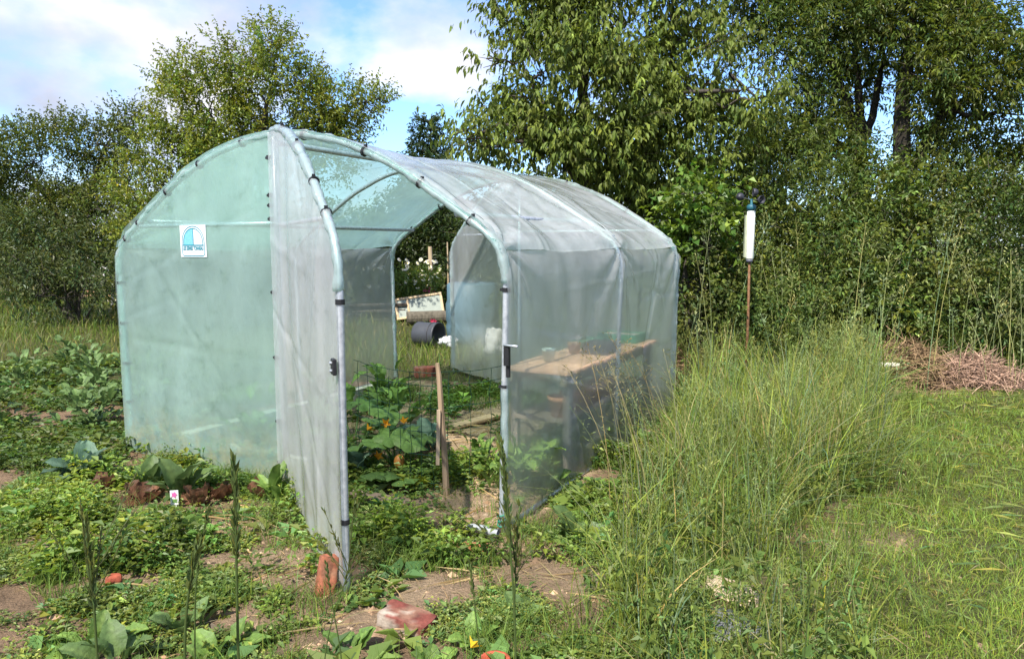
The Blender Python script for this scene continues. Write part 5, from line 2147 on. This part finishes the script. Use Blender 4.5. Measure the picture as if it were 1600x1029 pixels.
weeds("low_weeds", "low bright green weeds covering the foreground soil", 4600, (-3.2, .75, 2.0, 4.5), 15, .024, (.150, .200, .048), 101, .045, .57)
weeds("small_leaved_weeds", "fine pale weeds between the larger ones", 8000, (-3.2, .95, 1.9, 4.9), 12, .016, (.18, .220, .065), 105, .045, .53)
weeds("tall_weeds", "taller leafy weeds against the foot of the tunnel", 1500, (-3.0, .9, 3.1, 4.9), 26, .032, (.165, .220, .045), 111, .16, .55, .08)
weeds("left_bed_weeds", "weeds and fallen leaves between the potato plants", 3600, (-6.5, -2.7, 4.6, 9.4), 14, .045, (.095, .135, .035), 121, .10, .40, .08)
weeds("tunnel_floor_plants", "leafy weeds growing between the squash plants", 2600, (-2.9, 1.4, 3.9, 7.6), 14, .038, (.11, .165, .04), 131, .10, .53, .06)

weeds("broad_weeds", "scattered broad-leaved seedlings in the foreground", 380, (-3.0, 1.2, 2.1, 4.6), 8, .062, (.125, .185, .055), 151, .03, .46, .03)
# fine grass in the foreground beds
x, y = scatter(90000, -3, 1.0, 1.8, 4.9)
d = np.clip((n2(x, y, .28, 141) - .42) * 5, 0, 1)
k = (R.uniform(size=len(x)) < d * np.clip(1 - 1.1 * bare_amt(x, y), .03, 1)) & ~in_poly(x, y, LAWN)
x, y = x[k][:22000], y[k][:22000]
n = len(x)
mb = MB()
blades(mb, gxyz(x, y), R.uniform(.04, .17, n), R.uniform(.1, 1.1, n), R.uniform(.002, .0042, n), vary((.115, .170, .034), n, .28), 3)
tag(mb.build("bed_grass", M['grass']), "fine grass tufts in the foreground beds", "grass", kind="stuff")

# soil crumbs and straw
x, y = scatter(40000, -3.2, 2.2, 1.9, 7.5)
k = R.uniform(size=len(x)) < .12 + .9 * bare_amt(x, y)
x, y = x[k][:16000], y[k][:16000]
n = len(x)
oc = np.array([(1, 0, 0), (-1, 0, 0), (0, 1, 0), (0, -1, 0), (0, 0, 1), (0, 0, -1)], float)
fo = np.array([(0, 2, 4), (2, 1, 4), (1, 3, 4), (3, 0, 4), (2, 0, 5), (1, 2, 5), (3, 1, 5), (0, 3, 5)])
s = R.gamma(1.5, .0052, n)[:, None, None] * R.uniform(.6, 1.4, (n, 6, 1))
V = (gxyz(x, y)[:, None, :] + oc[None] * s * [1, 1, .7]).reshape(-1, 3)
mb = MB()
mb.add(V, [(np.arange(n)[:, None, None] * 6 + fo[None]).reshape(-1, 3)], np.repeat(vary((.24, .165, .105), n, .3, .05), 6, axis=0))
tag(mb.build("soil_crumbs", M['soil']), "loose clods and pebbles on the bare soil", "soil", kind="stuff")
x, y = scatter(9000, -3.0, 2.3, 2.0, 6.5)
k = R.uniform(size=len(x)) < .16 + .9 * bare_amt(x, y)
x, y = x[k][:2300], y[k][:2300]
n = len(x)
P = gxyz(x, y)
P[:, 2] += R.uniform(.004, .03, n)
dd = R.normal(size=(n, 3))
dd[:, 2] *= .12
mb = MB()
leaves(mb, P, unit(dd), np.tile([0, 0, 1.0], (n, 1)), R.gamma(2, .06, n), R.uniform(.0025, .005, n), vary((.46, .36, .20), n, .3, .05), .3, .05)
tag(mb.build("straw", M['grass']), "dry straw and dead stems lying on the bare soil", "straw", kind="stuff")


# daisies behind the tunnel
def daisies(name, label, px0, px1, py0, py1, Y, n, size):
    p0 = pix((px0 + px1) / 2, py1, Y)
    o = thing(name, label, "flowers", (p0[0], p0[1], 0))
    st = MB()
    me = None
    for i in range(n):
        p = pix(random.uniform(px0, px1), random.uniform(py0, py1), Y + random.gauss(0, .35)) - np.array([p0[0], p0[1], 0])
        tube(st, [(p[0] * .7, p[1], 0), (p[0] * .9, p[1], p[2] * .6), p], [.005, .004, .003], 3, (.10, .15, .04), cap=False)
        if me is None:
            mb = MB()
            V, F = [(0, 0, .2)], []
            C = [(.75, .55, .05)]
            for q in range(18):
                a = q * 2 * PI / 18
                r = 1.0 if q % 2 == 0 else .72
                V.append((r * math.cos(a), r * math.sin(a), .0))
                C.append((.82, .82, .80))
            mb.add(V, [[(0, q + 1, (q + 1) % 18 + 1) for q in range(18)]], np.array(C))
            fo_ = mb.build("flower_head", M['petal'], o)
            me = fo_.data
        else:
            fo_ = link("flower_head", me, None, o)
        fo_.location = p
        fo_.scale = (size,) * 3
        fo_.rotation_euler = (random.uniform(.2, 1.1), random.gauss(0, .3), random.gauss(0, .6))
    m = 900
    S = np.stack([R.uniform(pix(px0, py1, Y)[0] - p0[0], pix(px1, py1, Y)[0] - p0[0], m), R.normal(0, .35, m), R.uniform(.05, max(.3, pix(px0, (py0 + py1) / 2, Y)[2]), m)], 1)
    shoots(st, None, S, unit(R.normal(size=(m, 3)) * .4 + [0, 0, 1.0]), (.1, .35), 6, .08, .026, (.15, .20, .05), .2, .7)
    st.build("stems", M['leaf'], o)


daisies("daisy_clump", "clump of white daisies seen through the tunnel's open back", 622, 690, 405, 452, 15.3, 64, .05)
daisies("daisy_clump", "white daisies seen hazily through the tunnel's left wall sheeting", 560, 605, 412, 452, 15.3, 24, .05)
p = pix(668, 457, 14.9)
pk = thing("pink_flower", "pink flowers below the white daisies behind the tunnel", "flowers", (p[0], p[1], 0))
for q in range(7):
    blossom(pk, (R.normal(0, .08), R.normal(0, .05), p[2] + R.normal(0, .04)), .05, (.62, .10, .22))
mb = MB()
for q in range(6):
    tube(mb, [(R.normal(0, .05), 0, 0), (R.normal(0, .06), 0, p[2])], .006, 4, (.1, .15, .04))
mb.build("stems", M['leaf'], pk)
p = pix(673, 505, 12.2)
pk = thing("pink_flower", "small red flowers in front of the dark log behind the tunnel", "flowers", (p[0], p[1], 0))
for q in range(5):
    blossom(pk, (R.normal(0, .05), R.normal(0, .04), .2 + R.normal(0, .05)), .05, (.55, .06, .12))
mb = MB()
for q in range(5):
    tube(mb, [(R.normal(0, .03), 0, 0), (R.normal(0, .04), 0, .22)], .006, 4, (.1, .15, .04))
mb.build("stems", M['leaf'], pk)


# tall dark stalks close to the camera
def stalk(label, pts_px, Y, head, spik, w_, branchy=False):
    """pts_px: photo track of the stem from top down, at distance Y"""
    W = [pix(px, py, Y) for px, py in pts_px]
    foot = W[-1].copy()
    foot[2] = 0
    W.append(foot + np.array([0, .02, 0]))
    W = np.array(W[::-1])
    o = thing("grass_stalk", label, "grass stalk", (foot[0], foot[1], 0))
    W = W - [foot[0], foot[1], 0]
    d = np.concatenate([[0], np.cumsum(np.linalg.norm(np.diff(W, axis=0), axis=1))])
    t = np.linspace(0, d[-1], 40)
    Q = np.stack([np.interp(t, d, W[:, q]) for q in range(3)], 1)
    for _ in range(3):
        Q[1:-1] = (Q[:-2] + 2 * Q[1:-1] + Q[2:]) / 4
    mb = MB()
    tube(mb, Q, np.linspace(.0034, .0016, 40) * w_, 6, (.085, .125, .035))
    mb.build("stem", M['leaf_glossy'], o, True)
    hb = MB()
    n = spik
    tt = np.linspace(d[-1] - head, d[-1] - .004, n)
    base = np.stack([np.interp(tt, t, Q[:, q]) for q in range(3)], 1)
    dirv = unit(Q[-1] - Q[-6])[None]
    side = np.where(np.arange(n) % 2 == 0, 1, -1)[:, None] * np.array([[1.0, .25, 0]]) + R.normal(0, .25, (n, 3))
    for q in range(3):
        leaves(hb, base, unit(dirv + side * (.13 + .06 * q) + R.normal(0, .1, (n, 3))), rand_dirs(n), R.uniform(.018, .028, n) * w_, R.uniform(.005, .008, n) * w_, vary((.10, .125, .045), n, .22), .3, .0)
    if branchy:
        for q in range(7):
            b0 = base[R.integers(0, n // 2)]
            dv = unit(np.array([R.normal(0, .55), R.normal(0, .2), 1.0]))
            e = b0 + dv * R.uniform(.08, .2)
            tube(hb, [b0, (b0 + e) / 2 + R.normal(0, .004, 3), e], [.0012, .001, .0006], 4, (.09, .11, .035))
            m = 14
            bb = b0 + (e - b0) * R.uniform(.35, 1, (m, 1))
            leaves(hb, bb, unit(dv + R.normal(0, .25, (m, 3))), rand_dirs(m), R.uniform(.012, .02, m), R.uniform(.003, .004, m), vary((.11, .12, .045), m, .2), .3, 0)
    hb.build("seed_head", M['leaf_glossy'], o)
    lf = MB()
    n = 2
    i = R.integers(4, 14, n)
    leaves(lf, Q[i], unit(R.normal(size=(n, 3)) * [1, .5, .2] + [0, 0, .8]), np.tile([0, -1.0, .3], (n, 1)), R.uniform(.1, .2, n), np.full(n, .006), vary((.09, .13, .035), n, .15), .2, .3, hi=True)
    lf.build("blade", M['leaf_glossy'], o)
    return o


stalk("upright dark seed stalk in the left foreground, the tallest there", [(366, 722), (368, 780), (369, 860), (371, 960), (372, 1029)], 1.35, .20, 26, 1.25)
stalk("slender leaning seed stalk just left of the tallest left stalk", [(327, 798), (312, 850), (305, 920), (304, 1029)], 1.35, .14, 16, .8)
stalk("grey green leaning stalk left of the slender one in the left foreground", [(310, 850), (297, 905), (290, 960), (288, 1029)], 1.25, .10, 14, 1.3)
stalk("branching seed head at the lower left edge of the picture", [(132, 812), (140, 870), (146, 930), (152, 1029)], 1.2, .17, 22, 1.1, True)
stalk("bent dark seed stalk in front of the tunnel's right leg", [(782, 690), (790, 760), (797, 850), (803, 930), (806, 1029)], 1.35, .22, 26, 1.2)
stalk("branching seed stalk beside the bent one, before the tunnel's right leg", [(812, 790), (806, 860), (804, 940), (806, 1029)], 1.37, .16, 12, .9, True)
stalk("thin stalk in the centre foreground left of the mortar brick", [(560, 850), (535, 920), (515, 980), (505, 1040)], 1.5, .10, 8, .7, True)
stalk("thin stalk crossing behind the orange brick", [(510, 880), (518, 940), (530, 1000), (535, 1040)], 1.5, .06, 8, .7)
stalk("thin stalk right of the mortar brick", [(735, 880), (742, 950), (752, 1029)], 1.5, .08, 10, .8)
stalk("pale dry seed stalk in the mown grass at the lower right", [(1294, 930), (1292, 980), (1291, 1040)], 1.7, .05, 8, .9)
stalk("thin dark stalk at the lower right, left of the dry one", [(1265, 905), (1262, 970), (1255, 1040)], 1.7, .04, 8, .8)

print("TRIS", sum(len(o.data.loop_triangles) if o.data.loop_triangles else sum(p.loop_total - 2 for p in o.data.polygons) for o in SC.objects if o.type == 'MESH' and len(o.data.polygons) < 2000)
      + sum(len(o.data.loops) - 2 * len(o.data.polygons) for o in SC.objects if o.type == 'MESH' and len(o.data.polygons) >= 2000), flush=True)
